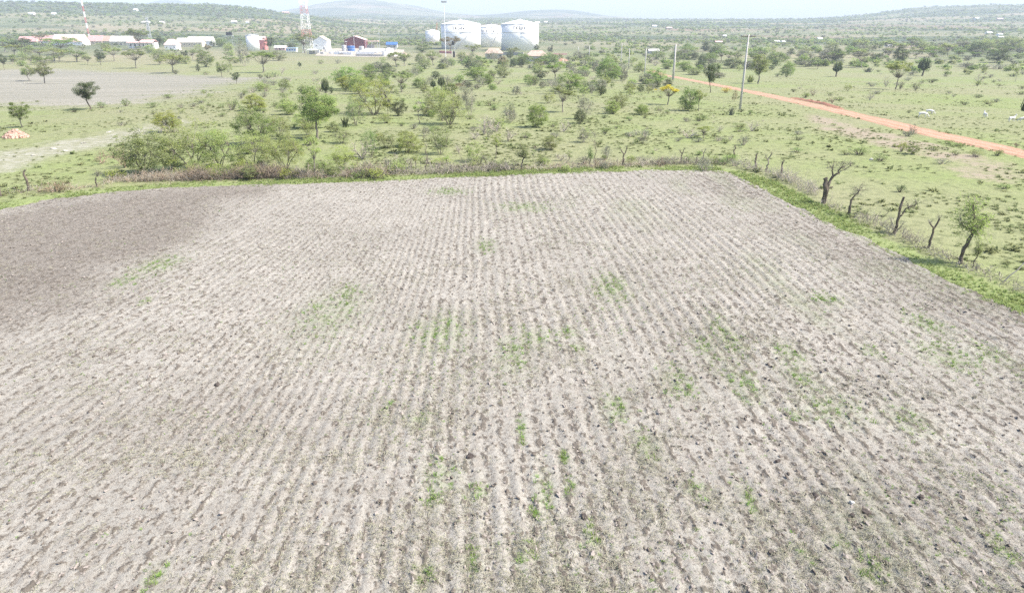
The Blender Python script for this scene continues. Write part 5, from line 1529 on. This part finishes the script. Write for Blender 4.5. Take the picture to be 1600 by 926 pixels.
def drum(name, label, cx, ybase, rpx, ytop, mat, dome=0.15, horiz=False):
    p, s = ground(cx, ybase); r = rpx * s; H = (ybase - ytop) * s
    e = empty(name, p)
    if not horiz:
        MB().lathe([(r, -0.3), (r, H * 0.92), (r * 0.9, H)], 20).build('shell', mat, e, False)
        MB().lathe([(r * 1.03, H * 0.45), (r * 1.03, H * 0.49)], 20).build('hoop', m_steel, e)
        MB().lathe([(r * 0.3, H - 0.02), (r * 0.3, H + 0.25)], 12).build('hatch', m_steel, e)
    return tag(e, label, 'tank')
drum('blue_tank', 'larger blue tank standing before the maroon shed', 549, 80, 6, 72.5, m_blue)
drum('steel_tank', 'slim grey tank beside the larger blue tank', 538, 80, 3.5, 71.5, m_steel)
drum('steel_tank', 'grey tank at the corner of the maroon shed', 565, 79, 4, 73, m_steel)

# covered stockpile, pipe racks
def mound(name, label, cx, ybase, wpx, hpx, mat, cat, depth=0.8, nseg=22, seed=3):
    p, s = ground(cx, ybase); w = wpx * s / 2; h = hpx * s
    V = [(0, 0, h)]; F_ = []
    rings = 6
    for i in range(1, rings + 1):
        t = i / rings
        for k in range(nseg):
            a = 2 * math.pi * k / nseg
            rr = t * (1 + 0.12 * float(fbm(np.array(math.cos(a) * 1.5 + t), np.array(math.sin(a) * 1.5), 3, seed)))
            x, y = w * rr * math.cos(a), w * depth * rr * math.sin(a)
            z = h * (1 - t ** 1.4) * (1 + 0.3 * float(fbm(np.array(x * 2.0), np.array(y * 2.0), 3, seed + 1))) if i < rings else -0.15
            V.append((x, y, z))
    for k in range(nseg): F_.append((0, 1 + k, 1 + (k + 1) % nseg))
    for i in range(rings - 1):
        for k in range(nseg):
            a, b_ = 1 + i * nseg + k, 1 + i * nseg + (k + 1) % nseg; F_.append((a, a + nseg, b_ + nseg, b_))
    me = bpy.data.meshes.new(name); me.from_pydata(V, [], F_); me.materials.append(mat); me.update()
    return p, s, me
p, s, me = mound('gravel_heap', '', 608, 88, 26, 12, m_whroof, 'heap'); o = link(bpy.data.objects.new('covered_heap', me)); o.location = p
tag(o, 'pale heap under white sheeting at the end of the pump yard', 'heap')
def pipe_rack(label, x0, x1, ybase, h, n, mat):
    p, s = ground((x0 + x1) / 2, ybase); w = (x1 - x0) / 2 * s; e = empty('pipe_rack', p)
    for k in range(n):
        z = 0.35 + h * s * (k + 0.5) / n
        MB().tube([(-w, k * 1.2, z), (w, k * 1.2, z)], [0.32, 0.32], 8).build('pipe', mat, e)
    for sx in (-0.8, 0, 0.8): MB().box(w * sx - 0.15, w * sx + 0.15, -0.3, n * 1.2, -0.4, 0.42).build('sleeper', m_conc, e)
    tag(e, label, 'pipes')
pipe_rack('white pipes racked beside the pale heap in the pump yard', 570, 600, 82, 5, 5, m_white)
pipe_rack('grey pipes racked in front of the maroon shed', 556, 584, 85.5, 3, 4, m_steel)

# small plant in the yard
_bx = [(516, 84.5, 5, 3.5, m_white), (527, 82.5, 4, 3, m_steel), (533, 85.5, 6, 3, m_conc), (561, 82.5, 5, 4, m_white), (573, 79, 5, 4, m_steel), (580, 81, 7, 3, m_white), (587, 84, 6, 3, m_white),
       (592, 80, 4, 5, m_steel), (599, 83, 6, 4, m_white), (611, 79, 6, 4, m_white), (617, 78, 4, 3, m_steel), (503, 85, 5, 4, m_steel), (509, 81.5, 4, 5, m_white), (497, 83, 4, 5, m_steel)]
_o = ['first', 'second', 'third', 'fourth', 'fifth', 'sixth', 'seventh', 'eighth', 'ninth', 'tenth', 'eleventh', 'twelfth', 'thirteenth', 'last']
_bx.sort(key=lambda q: q[0])
_lab = ['%s %s from the left among the small cabinets in the pump yard' % (q, {'white paint': 'white cabinet', 'galvanised steel': 'steel cabinet'}.get(r_[4].name, 'concrete cabinet')) for q, r_ in zip(_o, _bx)]
for cx, yb, wpx, hpx, mt in _bx:
    p, s = ground(cx, yb); e = empty('equipment_cabinet', p); w_ = wpx * s / 2; h_ = hpx * s * 0.8
    MB().box(-w_, w_, 0, 2.2, 0.25, h_).build('housing', mt, e)
    MB().box(-w_ * 0.9, w_ * 0.9, 0.1, 2.1, -0.4, 0.248).build('plinth', m_conc, e)
    MB().box(-w_ * 0.5, -w_ * 0.05, -0.05, 0.02, 0.6, h_ * 0.85).build('door', m_grey, e)
    MB().box(-w_ - 0.12, w_ + 0.12, -0.12, 2.32, h_ + 0.002, h_ + 0.14).build('lid', m_whroof, e)
    tag(e, _lab.pop(0), 'cabinet', 'cabinets in the pump yard')

# ---- storage tanks
def text_on(body, size, R_, z0, ang0, mat, parent):
    """painted numbers that follow the curve of a tank shell"""
    cu = bpy.data.curves.new('number', 'FONT'); cu.body = body; cu.size = size; cu.align_x = 'CENTER'; cu.offset = size * 0.02; cu.space_character = 1.3
    to = bpy.data.objects.new('number_source', cu); COL.objects.link(to)
    dg = bpy.context.evaluated_depsgraph_get(); dg.update()
    me = bpy.data.meshes.new_from_object(to.evaluated_get(dg))
    COL.objects.unlink(to); bpy.data.objects.remove(to)
    for v in me.vertices:
        a = ang0 + v.co.x / R_
        v.co = Vector((R_ * math.sin(a), -R_ * math.cos(a), z0 + v.co.y))
    me.materials.clear(); me.materials.append(mat)
    o = bpy.data.objects.new('painted_number', me); return link(o, parent)

def storage_tank(label, cx, ybase, rpx, ywall, yapex, texts, stair=(0.2, 1.2), girder=0.68, cat='storage tank'):
    p, s = ground(cx, ybase); r = rpx * s; H = (ybase - ywall) * s; A = (ywall - yapex) * s
    p = p + Vector((0, r, 0)); p.z = float(terrain(p.x, p.y - r))
    e = empty('storage_tank', p)
    n = 72
    MB().lathe([(r, -0.8), (r, H)], n).build('shell', m_white, e, True).data.polygons.foreach_set('use_smooth', [True] * n + [False, False])
    MB().lathe([(r * 1.012, H + 0.01), (r * 1.012, H + 0.25), (r * 0.66, H + A * 0.45), (r * 0.33, H + A * 0.80), (r * 0.04, H + A)], n).build('roof', m_white, e)
    MB().lathe([(r * 1.0, H * girder), (r * 1.016, H * girder), (r * 1.016, H * girder + 0.35), (r * 1.0, H * girder + 0.35)], n).build('wind_girder', m_steel, e)
    # handrail round the roof edge
    rail = MB(); m = 48
    ring = [(r * 1.005 * math.cos(2 * math.pi * k / m), r * 1.005 * math.sin(2 * math.pi * k / m), H + 1.3) for k in range(m + 1)]
    rail.tube(ring, [0.05] * (m + 1), 4, False)
    for k in range(m): rail.tube([(ring[k][0], ring[k][1], H + 0.2), ring[k]], [0.04, 0.04], 3, False)
    rail.build('handrail', m_steel, e)['kind'] = 'stuff'
    # winding stair
    st = MB(); a0, a1 = stair; N_ = 40; L_ = []
    for k in range(N_):
        t = k / (N_ - 1); a = a0 + (a1 - a0) * t; z = H * t
        st.add([(0, 0, 0)] * 0, [])
        c_, s_2 = math.sin(a), -math.cos(a)
        q0 = Vector((r * 1.002 * c_, r * 1.002 * s_2, z)); q1 = Vector((r * 1.002 * c_ + 0.9 * c_, r * 1.002 * s_2 + 0.9 * s_2, z)); L_.append(q1 + Vector((0, 0, 1.0)))
        st.tube([q0, q1], [0.16, 0.16], 4)
    st.tube(L_, [0.07] * N_, 4, False); st.tube([q - Vector((0, 0, 1.0)) for q in L_], [0.12] * N_, 4, False)
    st.build('stair', m_steel, e)['kind'] = 'stuff'
    MB().lathe([(r * 0.05, H + A - 0.05), (r * 0.05, H + A + 0.6), (r * 0.02, H + A + 0.9)], 12).build('vent', m_steel, e)
    for body, px_, py_, hp in texts:
        text_on(body, hp * s * 1.35, r * 1.003 + 0.05, (ybase - py_) * s - hp * s * 0.5, math.asin(max(-0.95, min(0.95, (px_ - cx) * s / r))), m_ink, e)
    return tag(e, label, cat)
storage_tank('big white storage tank marked TK304, with a mast in front of it', 718.5, 77.5, 31.5, 41, 34.5, [('TK304', 717, 46.5, 4.4)], (-0.2, 0.9))
storage_tank('white storage tank marked TK203, closest to the hipped-roof houses', 812.5, 79.5, 29.8, 41, 34.5, [('TK203', 811, 46.5, 4.4)], (0.95, -0.1))
storage_tank('lower white storage tank standing between and behind the two big ones', 767, 74, 23, 45, 41, [('TK.3', 756, 50.5, 3.8), ('TK30', 773, 50.5, 3.8)], (0.0, 0.7))
storage_tank('smallest white storage tank apart from the big ones, orange boom behind', 675, 67, 11, 50.5, 48, [], (-0.6, 0.8))

# white cylindrical tank among the houses
p, s = ground(393, 79.5); r = 9.7 * s; H = 22 * s; e = empty('cylindrical_tank', p + Vector((0, r, 0)))
MB().lathe([(r, -0.6), (r, H)], 48).build('shell', m_white, e, True).data.polygons.foreach_set('use_smooth', [True] * 48 + [False, False])
MB().lathe([(r * 1.02, H + 0.01), (r * 1.02, H + 0.3), (r * 0.1, H + 1.1)], 48).build('roof', m_steel, e)
rail = MB(); m = 30
ring = [(r * math.cos(2 * math.pi * k / m), r * math.sin(2 * math.pi * k / m), H + 1.4) for k in range(m + 1)]
rail.tube(ring, [0.05] * (m + 1), 4, False)
for k in range(m): rail.tube([(ring[k][0], ring[k][1], H + 0.2), ring[k]], [0.04, 0.04], 3, False)
rail.build('handrail', m_steel, e)['kind'] = 'stuff'
lad = MB()
for sx in (-0.3, 0.3): lad.tube([(sx - r * 0.6, -r * 0.83, -0.4), (sx - r * 0.6, -r * 0.83, H)], [0.05, 0.05], 4)
for k in range(24): lad.tube([(-0.3 - r * 0.6, -r * 0.83, H * k / 24), (0.3 - r * 0.6, -r * 0.83, H * k / 24)], [0.03, 0.03], 3)
lad.build('ladder', m_steel, e)['kind'] = 'stuff'
tag(e, 'white cylindrical tank with railed top beside the red shed', 'tank')

# orange boom behind the smallest tank
p, s = ground(668, 68); e = empty('crane_boom', p + Vector((4, 60, 0)))
b_ = MB(); H = 30 * s
for dx in (-0.8, 0.8): b_.tube([(dx, 0, -0.5), (dx * 0.6 + 3.2, 0, H)], [0.32, 0.22], 5)
b_.build('boom', m_orange, e)
br = MB()
for k in range(14):
    z0, z1 = H * k / 14, H * (k + 1) / 14; sg = 1 if k % 2 else -1
    br.tube([(sg * 0.8 + 3.2 * z0 / H, 0, z0), (-sg * 0.75 + 3.2 * z1 / H, 0, z1)], [0.12, 0.12], 4)
br.build('bracing', m_orange, e)['kind'] = 'stuff'
MB().box(-2, 2, -1.5, 1.5, -0.4, 2.2).build('base', m_orange, e)
tag(e, 'orange lattice boom rising behind the smallest white tank', 'crane')

# water tanks on stands
def water_stand(label, cx, ybase, ytop, tank_px, n, wpx):
    p, s = ground(cx, ybase); H = (ybase - ytop) * s; th = tank_px * s; e = empty('water_tank_stand', p); w = wpx * s / 2
    for sx in (-1, 1):
        for sy in (0, 1): MB().tube([(sx * w, sy * w * 1.6, -0.4), (sx * w, sy * w * 1.6, H - th)], [0.14, 0.14], 5).build('leg', m_steel, e)
    MB().box(-w - 0.3, w + 0.3, -0.3, w * 1.6 + 0.3, H - th, H - th + 0.3).build('platform', m_steel, e)
    for k in range(n):
        r_ = (2 * w / n) * 0.46; x = -w + 2 * w * (k + 0.5) / n
        MB().lathe([(r_, H - th + 0.31), (r_, H - th * 0.2), (r_ * 0.55, H - 0.1), (r_ * 0.5, H)], 16, x, w * 0.8).build('water_tank', m_black, e)
    tag(e, label, 'water tank')
water_stand('two black water tanks side by side on a steel stand', 359, 72, 51.5, 5.5, 2, 10)
water_stand('single black water tank on a tall stand by the first big tank', 708.5, 89, 65.5, 7, 1, 4.5)
p, s = ground(709.5, 90); mb = MB(); r_ = 1.6 * s; H = 9 * s
e = empty('water_tank', p); mb.lathe([(r_, -0.3), (r_, H * 0.85), (r_ * 0.6, H)], 16).build('shell', m_black, e); MB().lathe([(r_ * 0.35, H - 0.02), (r_ * 0.35, H + 0.3)], 10).build('lid', m_black, e)
tag(e, 'black water tank on the ground under the single raised one', 'water tank')

# masts
def lattice(label, cx, ybase, ytop, wb, wt, bands, legs=4, name='lattice_tower', guys=False):
    p, s = ground(cx, ybase); H = (ybase - ytop) * s; e = empty(name, p); hb, ht = wb * s / 2, wt * s / 2
    nb = len(bands)
    ang = [math.pi / 4 + 2 * math.pi * k / legs for k in range(legs)]
    for b0, mat in enumerate(bands):
        mb = MB(); z0, z1 = H * b0 / nb, H * (b0 + 1) / nb
        def pt(k, z):
            w = (hb + (ht - hb) * z / H) * 1.414; return Vector((w * math.cos(ang[k % legs]), w * math.sin(ang[k % legs]) + hb, z))
        for k in range(legs):
            mb.tube([pt(k, z0 - (0.5 if b0 == 0 else 0)), pt(k, z1)], [s * 0.28, s * 0.25], 5)
            step = (z1 - z0) / 2
            for q in range(2):
                za, zb = z0 + step * q, z0 + step * (q + 1)
                mb.tube([pt(k, za), pt(k + 1, zb)], [s * 0.13] * 2, 4); mb.tube([pt(k + 1, za), pt(k, zb)], [s * 0.13] * 2, 4); mb.tube([pt(k, zb), pt(k + 1, zb)], [s * 0.12] * 2, 4)
        o = mb.build('section', mat, e); o['kind'] = 'stuff'
    return e, p, s, H
e, p, s, H = lattice('', 480, 83, 4, 14, 8, [m_white, m_white, m_red, m_white, m_white, m_red, m_white], 4)
for z, a in ((0.97, 0.4), (0.94, -2.2), (0.86, 1.2)):
    o = MB().lathe([(0.2, 0), (1.5, 0.35), (1.5, 0.5), (0.2, 0.15)], 16).build('antenna_dish', m_white, e); o.location = (math.cos(a) * 2.8, math.sin(a) * 2.8 + 4, H * z * 0.98); o.rotation_euler = (R(90), 0, a)
tag(e, 'tall red and white lattice tower above the broad tree', 'tower')
e, p, s, H = lattice('', 139.5, 62, -2, 1.6, 1.4, [m_white, m_red, m_white, m_red, m_white, m_red, m_white, m_red], 3, 'guyed_mast')
tag(e, 'thin red and white striped mast above the red-roofed bungalows', 'mast')
e, p, s, H = lattice('', 234, 62, 30, 3.5, 2.5, [m_steel, m_steel, m_steel, m_steel], 4, 'lattice_tower')
tag(e, 'short pale lattice tower on the slope behind the umbrella acacia', 'tower')

p, s = ground(696.5, 89); e = empty('light_mast', p); H = 79 * s
MB().tube([(0, 0, -0.5), (0, 0, H * 0.5), (0, 0, H)], [0.55 * s, 0.45 * s, 0.28 * s], 10).build('pole', m_white, e)
MB().tube([(-4.0 * s, 0, H - 0.4), (4.0 * s, 0, H - 0.4)], [0.35, 0.35], 5).build('crossbar', m_steel, e)
for k in range(5):
    x = (-3.6 + 1.8 * k) * s; MB().box(x - 0.35, x + 0.35, -0.6, 0.2, H - 0.2, H + 0.6).build('floodlight', m_steel, e)
tag(e, 'tall white floodlight mast in front of the first big tank', 'light mast')
for cx, yb, yt, lab in ((554.5, 83, 54, 'tallest lamp post in the pump yard, before the maroon shed'), (594, 84, 54, 'lamp post in the pump yard beside the white pipes'), (542, 82, 66, 'shortest lamp post in the pump yard, beside the slim grey tank')):
    p, s = ground(cx, yb); e = empty('lamp_post', p); H = (yb - yt) * s
    MB().tube([(0, 0, -0.4), (0, 0, H)], [0.35 * s, 0.22 * s], 8).build('pole', m_steel, e)
    MB().tube([(-0.9 * s, 0, H), (0.9 * s, 0, H)], [0.15, 0.15], 5).build('arm', m_steel, e)
    for sx in (-1, 1): MB().box(sx * 0.9 * s - 0.4, sx * 0.9 * s + 0.4, -0.3, 0.3, H - 0.3, H + 0.1).build('lamp_head', m_white, e)
    tag(e, lab, 'lamp post')

# power poles along the track
def power_pole(cx, yb, yt, label, arm=True, rpx=1.6):
    p, s = ground(cx, yb); e = empty('power_pole', p); H = (yb - yt) * s * 0.985
    MB().tube([(0, 0, -0.5), (0, 0, H * 0.5), (0, 0, H)], [rpx * s * 1.25, rpx * s, rpx * s * 0.7], 10).build('pole', m_pole, e, True)
    if arm:
        MB().box(-1.25, 1.25, -0.09, 0.09, H - 0.42, H - 0.26).build('crossarm', m_bark, e)
        for x in (-1.15, 0.0, 1.15): MB().lathe([(0.05, H - 0.26), (0.09, H - 0.15), (0.05, H - 0.05), (0.07, H)], 8, x).build('insulator', m_steel, e)
    tag(e, label, 'power pole', 'power poles along the track')
power_pole(1156, 171, 60, 'tallest pale power pole with a crossarm close to the red track', True, 1.5)
power_pole(1051.5, 125, 72, 'power pole at the bend where the red track ends', True, 1.5)
power_pole(1007, 119, 77, 'power pole beside the bright green bush near the track end', True, 0.8)
power_pole(982, 107, 77, 'shorter of the two poles just behind the large dense round tree', True, 0.65)
power_pole(970, 104, 70, 'taller of the two poles just behind the large dense round tree', True, 0.65)
power_pole(920.5, 90, 73, 'small far power pole above the bright bush beyond the tanks', False, 0.7)
power_pole(903.5, 87, 74, 'smallest far power pole, closest to the thin red wall', False, 0.6)

# orange cutting by the far pole
p, s, me = mound('soil_heap', '', 878, 96, 26, 4.5, m_redsoil, 'heap', 0.5, seed=8); o = link(bpy.data.objects.new('soil_heap', me)); o.location = p
tag(o, 'orange heap of soil beyond the lower hipped-roof house', 'soil heap')
p, s = ground(879.5, 97); e = MB().lathe([(0.25, -0.3), (0.25, 3.2 * s), (0.1, 3.4 * s)], 8).build('marker_post', m_white); e.location = p; tag(e, 'white marker post in front of the orange soil heap', 'post')
p, s, me = mound('sand_heap', '', 632, 86, 9, 4.5, m_tile, 'heap', 0.7, seed=9); o = link(bpy.data.objects.new('sand_heap', me)); o.location = p
tag(o, 'tan heap of sand beyond the end of the pump yard', 'sand heap')
p, s, me = mound('sand_heap', '', 675, 86.5, 8, 2.5, m_cream, 'heap', 0.6, seed=19); o = link(bpy.data.objects.new('sand_heap', me)); o.location = p
tag(o, 'small cream heap on the grass below the smallest white tank', 'sand heap')

# far homesteads
FAR = [(83, 23.5, 6, 'w', 'white homestead on the wooded slope beyond the outer red roofs'), (48, 23, 9, 'w', 'long pale homestead high on the wooded slope'),
       (211, 17.5, 6, 'w', 'white house near the crest of the wooded ridge'), (227, 37, 11, 'w', 'white long house on the slope behind the veranda building'),
       (252, 37, 7, 'g', 'grey house beside the white long house on the slope'), (365, 36, 8, 'w', 'white house on the slope above the two black water tanks'),
       (446, 22, 11, 'p', 'pink-walled house on the slope between white tank and lattice tower'), (386, 37, 4, 'w', 'tiny white house on the slope above the white cylindrical tank'),
       (1023, 43, 7, 'w', 'bright white house on the plain above the far power poles'), (1046, 46, 9, 'p', 'pinkish house next to the bright white one on the plain'),
       (840, 37.5, 7, 'w', 'white house just above the second big tank'), (853, 37, 5, 'w', 'smaller white house just above the second big tank'),
       (1133, 58.5, 6, 'w', 'white hut in the valley beside the top of the near power pole'), (1124, 68, 12, 'p', 'tan-roofed homestead in the valley beside the near power pole'),
       (1215, 67, 8, 'g', 'grey hut of a valley pair east of the near power pole'), (1225, 67.5, 5, 'w', 'bright white hut of a valley pair east of the near power pole'),
       (1282, 62.5, 7, 'w', 'pale hut alone in the valley before the long hill'), (1391, 73.5, 8, 'w', 'white-roofed hut just behind the dark heart-shaped tree'),
       (1547, 53.5, 8, 'w', 'upper white hut of three above the eastern treeline'), (1564, 56, 6, 'w', 'middle white hut of three above the eastern treeline'),
       (1565, 60.5, 8, 'g', 'lower grey hut of three above the eastern treeline'), (1527, 31, 6, 'w', 'white speck of a house high on the long hill'), (1563, 32, 9, 'p', 'pale house high on the long hill, beyond the speck')]
for cx, yb, wpx, c_, lab in FAR:
    house('homestead', lab, cx - wpx / 2, cx + wpx / 2, yb, yb - 1.8, yb - 3.2, {'w': m_white, 'g': m_grey, 'p': m_tile}[c_], {'w': m_white, 'g': m_whroof, 'p': m_pinkroof}[c_], 9, nwin=2, door=False, group='far homesteads')

# ------------------------------------------------------------------ near details
def rock(name, x, y, wpx, mat, label, cat, seed, flat=0.75, lift=0.2):
    p, s = ground(x, y); o = bpy.data.objects.new(name, clod_mesh(name, mat, seed, flat)); link(o)
    r_ = wpx * s / 2; o.scale = (r_, r_ * 0.85, r_); o.location = (p.x, p.y, float(field_z(p.x, p.y)) + r_ * lift if in_poly(np.array(p.x), np.array(p.y), FIELD) else p.z + r_ * lift)
    o.rotation_euler = (0.1, 0.15, seed)
    return tag(o, label, cat)
m_wet = mat_plain('wet clod', (0.085, 0.072, 0.064), 0.9, 0.3, 2.0, 0.05)
rock('soil_clod', 735, 716, 13, m_wet, 'dark pointed clod beside a pair of green tufts', 'clod', 201, 0.9)
rock('soil_clod', 1273, 776, 12, m_wet, 'dark clod west of the white stone', 'clod', 202)
rock('soil_clod', 1352, 802, 17, m_wet, 'largest dark clod, right next to the white stone', 'clod', 203, 0.55)
rock('soil_clod', 1331, 808, 9, m_wet, 'small round dark clod below the white stone', 'clod', 204)
rock('soil_clod', 1438, 780, 10, m_wet, 'dark clod east of the white stone', 'clod', 205)
rock('soil_clod', 913, 811, 11, m_wet, 'grey-brown clod alone between weed patches at mid field', 'clod', 206, 0.5)
rock('soil_clod', 340, 604, 10, m_wet, 'dark clod in the grey patch of the western furrows', 'clod', 207)
rock('soil_clod', 735 + 480, 724, 9, m_wet, 'small dark clod uphill of the clod west of the white stone', 'clod', 208)
rock('white_stone', 1330, 790, 8, m_stone, 'small bright white stone lying on the furrows', 'stone', 210, 0.9, 0.4)
rock('white_stone', 1361, 250, 6, m_stone, 'white stone at the edge of an olive shrub in the pasture', 'stone', 211, 0.8)
rock('white_stone', 631, 219, 6, m_stone, 'white stone in the grass below the thin two-stemmed tree', 'stone', 212, 0.6)
for k, (x, y, w_, lab) in enumerate([(84, 233, 9, 'brightest slab of pale rock on the stony slope'), (102, 236, 8, 'second slab of pale rock on the stony slope, just below the brightest'), (52, 243, 8, 'low slab of pale rock down the stony slope'), (130, 224, 8, 'upper slab of pale rock on the stony slope'), (170, 207, 8, 'highest slab of pale rock on the stony slope')]):
    rock('pale_rock', x, y, w_, m_slab, lab, 'rock', 220 + k, 0.3, 0.1)

# heap of red rubble
p, s, me = mound('rubble', '', 25, 215, 36, 12, m_rubble, 'heap', 0.8, seed=4)
e = empty('rubble_heap', p); o = bpy.data.objects.new('earth', me); link(o, e)
rg = np.random.default_rng(5); mb = MB(); w_, h_ = 18 * s, 11.5 * s
import bmesh
stone_me = clod_mesh('rubble_piece', m_rubble, 50)
sv = [Vector(v.co) for v in stone_me.vertices]; sf = [tuple(q.vertices) for q in stone_me.polygons]
for k in range(170):
    a = rg.uniform(0, 6.28); t = rg.random() ** 0.6; q = Vector((w_ * t * math.cos(a), w_ * 0.8 * t * math.sin(a), h_ * (1 - t ** 1.4) + 0.02)); r_ = rg.uniform(0.09, 0.26)
    rot_ = Quaternion(rg.normal(0, 1, 4)).normalized()
    mb.add([tuple(rot_ @ v * r_ + q) for v in sv], sf)
o = mb.build('stones', mat_plain('broken red stone', (0.46, 0.31, 0.245), 0.95, 0.35, 0.7), e); o['kind'] = 'stuff'
tag(e, 'heap of red rubble in front of a bushy tree', 'rubble heap')

# goats
m_goat = mat_plain('white goat hair', (0.72, 0.69, 0.64), 0.9, 0.12, 3.0)
def goat_mesh(name, graze):
    bm = bmesh.new(); lay = bm.verts.layers.skin.verify()
    def v(co, r):
        q = bm.verts.new(co); q[lay].radius = r if isinstance(r, tuple) else (r, r); return q
    hip_ = v((-0.42, 0, 0.58), (0.15, 0.17)); mid = v((0, 0, 0.56), (0.165, 0.19)); ch = v((0.36, 0, 0.58), (0.14, 0.18))
    bm.edges.new((hip_, mid)); bm.edges.new((mid, ch))
    if graze: pts = [((0.52, 0, 0.55), 0.085), ((0.66, 0, 0.36), 0.065), ((0.76, 0, 0.20), 0.065), ((0.88, 0.0, 0.08), 0.04)]
    else: pts = [((0.50, 0, 0.72), 0.085), ((0.58, 0, 0.88), 0.065), ((0.68, 0, 0.92), 0.07), ((0.84, 0, 0.84), 0.04)]
    prev = ch; head = None
    for co, r in pts:
        q = v(co, r); bm.edges.new((prev, q)); prev = q
        if co == pts[2][0]: head = q
    for sy in (-1, 1):
        hx, _, hz = head.co
        a = v((hx - 0.06, sy * 0.10, hz + 0.05), 0.022); b_ = v((hx - 0.10, sy * 0.17, hz + 0.02), 0.012); bm.edges.new((head, a)); bm.edges.new((a, b_))
        h0 = v((hx - 0.10, sy * 0.035, hz + 0.12), 0.016); h1 = v((hx - 0.19, sy * 0.05, hz + 0.19), 0.007); bm.edges.new((head, h0)); bm.edges.new((h0, h1))
        k = v((0.36, sy * 0.10, 0.42), 0.07); k2 = v((0.38 + 0.03 * sy, sy * 0.10, 0.24), 0.042); k3 = v((0.36 + 0.04 * sy, sy * 0.10, 0.03), 0.036)
        bm.edges.new((ch, k)); bm.edges.new((k, k2)); bm.edges.new((k2, k3))
        t = v((-0.36, sy * 0.11, 0.42), 0.085); t2 = v((-0.50 + 0.03 * sy, sy * 0.11, 0.26), 0.045); t3 = v((-0.43 + 0.05 * sy, sy * 0.11, 0.03), 0.036)
        bm.edges.new((hip_, t)); bm.edges.new((t, t2)); bm.edges.new((t2, t3))
    tl = v((-0.58, 0, 0.66), 0.03); tl2 = v((-0.64, 0, 0.58), 0.015); bm.edges.new((hip_, tl)); bm.edges.new((tl, tl2))
    mid[lay].use_root = True
    me = bpy.data.meshes.new(name); bm.to_mesh(me); bm.free(); me.materials.append(m_goat)
    o = bpy.data.objects.new(name, me); link(o)
    o.modifiers.new('skin', 'SKIN'); sd = o.modifiers.new('sub', 'SUBSURF'); sd.levels = 1; sd.render_levels = 1
    dg = bpy.context.evaluated_depsgraph_get(); dg.update()
    m2 = bpy.data.meshes.new_from_object(o.evaluated_get(dg)); COL.objects.unlink(o); bpy.data.objects.remove(o)
    if not m2.materials: m2.materials.append(m_goat)
    m2.polygons.foreach_set('use_smooth', [True] * len(m2.polygons))
    return m2
g_graze, g_stand = goat_mesh('goat_grazing', True), goat_mesh('goat_standing', False)
for x, y, gm, rz, sc, lab in [(1441, 183.5, g_graze, -0.35, 1.15, 'white goat grazing head down, nearer of two beyond the trackside sapling'), (1452, 178.5, g_graze, -0.5, 1.05, 'white goat grazing beside the short bare bush'),
                              (1538.5, 184, g_stand, 1.35, 1.05, 'white goat seen end-on, alone in the open grass'), (1580, 190.5, g_stand, 0.3, 1.1, 'white goat standing in front of the dark succulent tree'),
                              (1598.5, 190.5, g_graze, 2.8, 1.0, 'white goat at the very edge of the picture under the succulent tree')]:
    p, s = ground(x, y); o = bpy.data.objects.new('goat', gm); link(o); o.location = p; o.rotation_euler = (0, 0, rz); o.scale = (sc,) * 3
    tag(o, lab, 'goat', 'goats grazing beyond the track')
# ------------------------------------------------------------------ the air
m_haze, nt, out = new_mat('haze')
pv = nt.nodes.new('ShaderNodeVolumePrincipled')
pv.inputs['Color'].default_value = (0.80, 0.91, 1.0, 1)
pv.inputs['Density'].default_value = 0.00021
nt.links.new(pv.outputs[0], out.inputs['Volume'])
mb = MB(); mb.box(-10200, 10200, -10200, 10200, -40, 270)
hz = mb.build('haze', m_haze)
tag(hz, 'pale blue haze lying over the far hills', 'haze', kind='stuff')
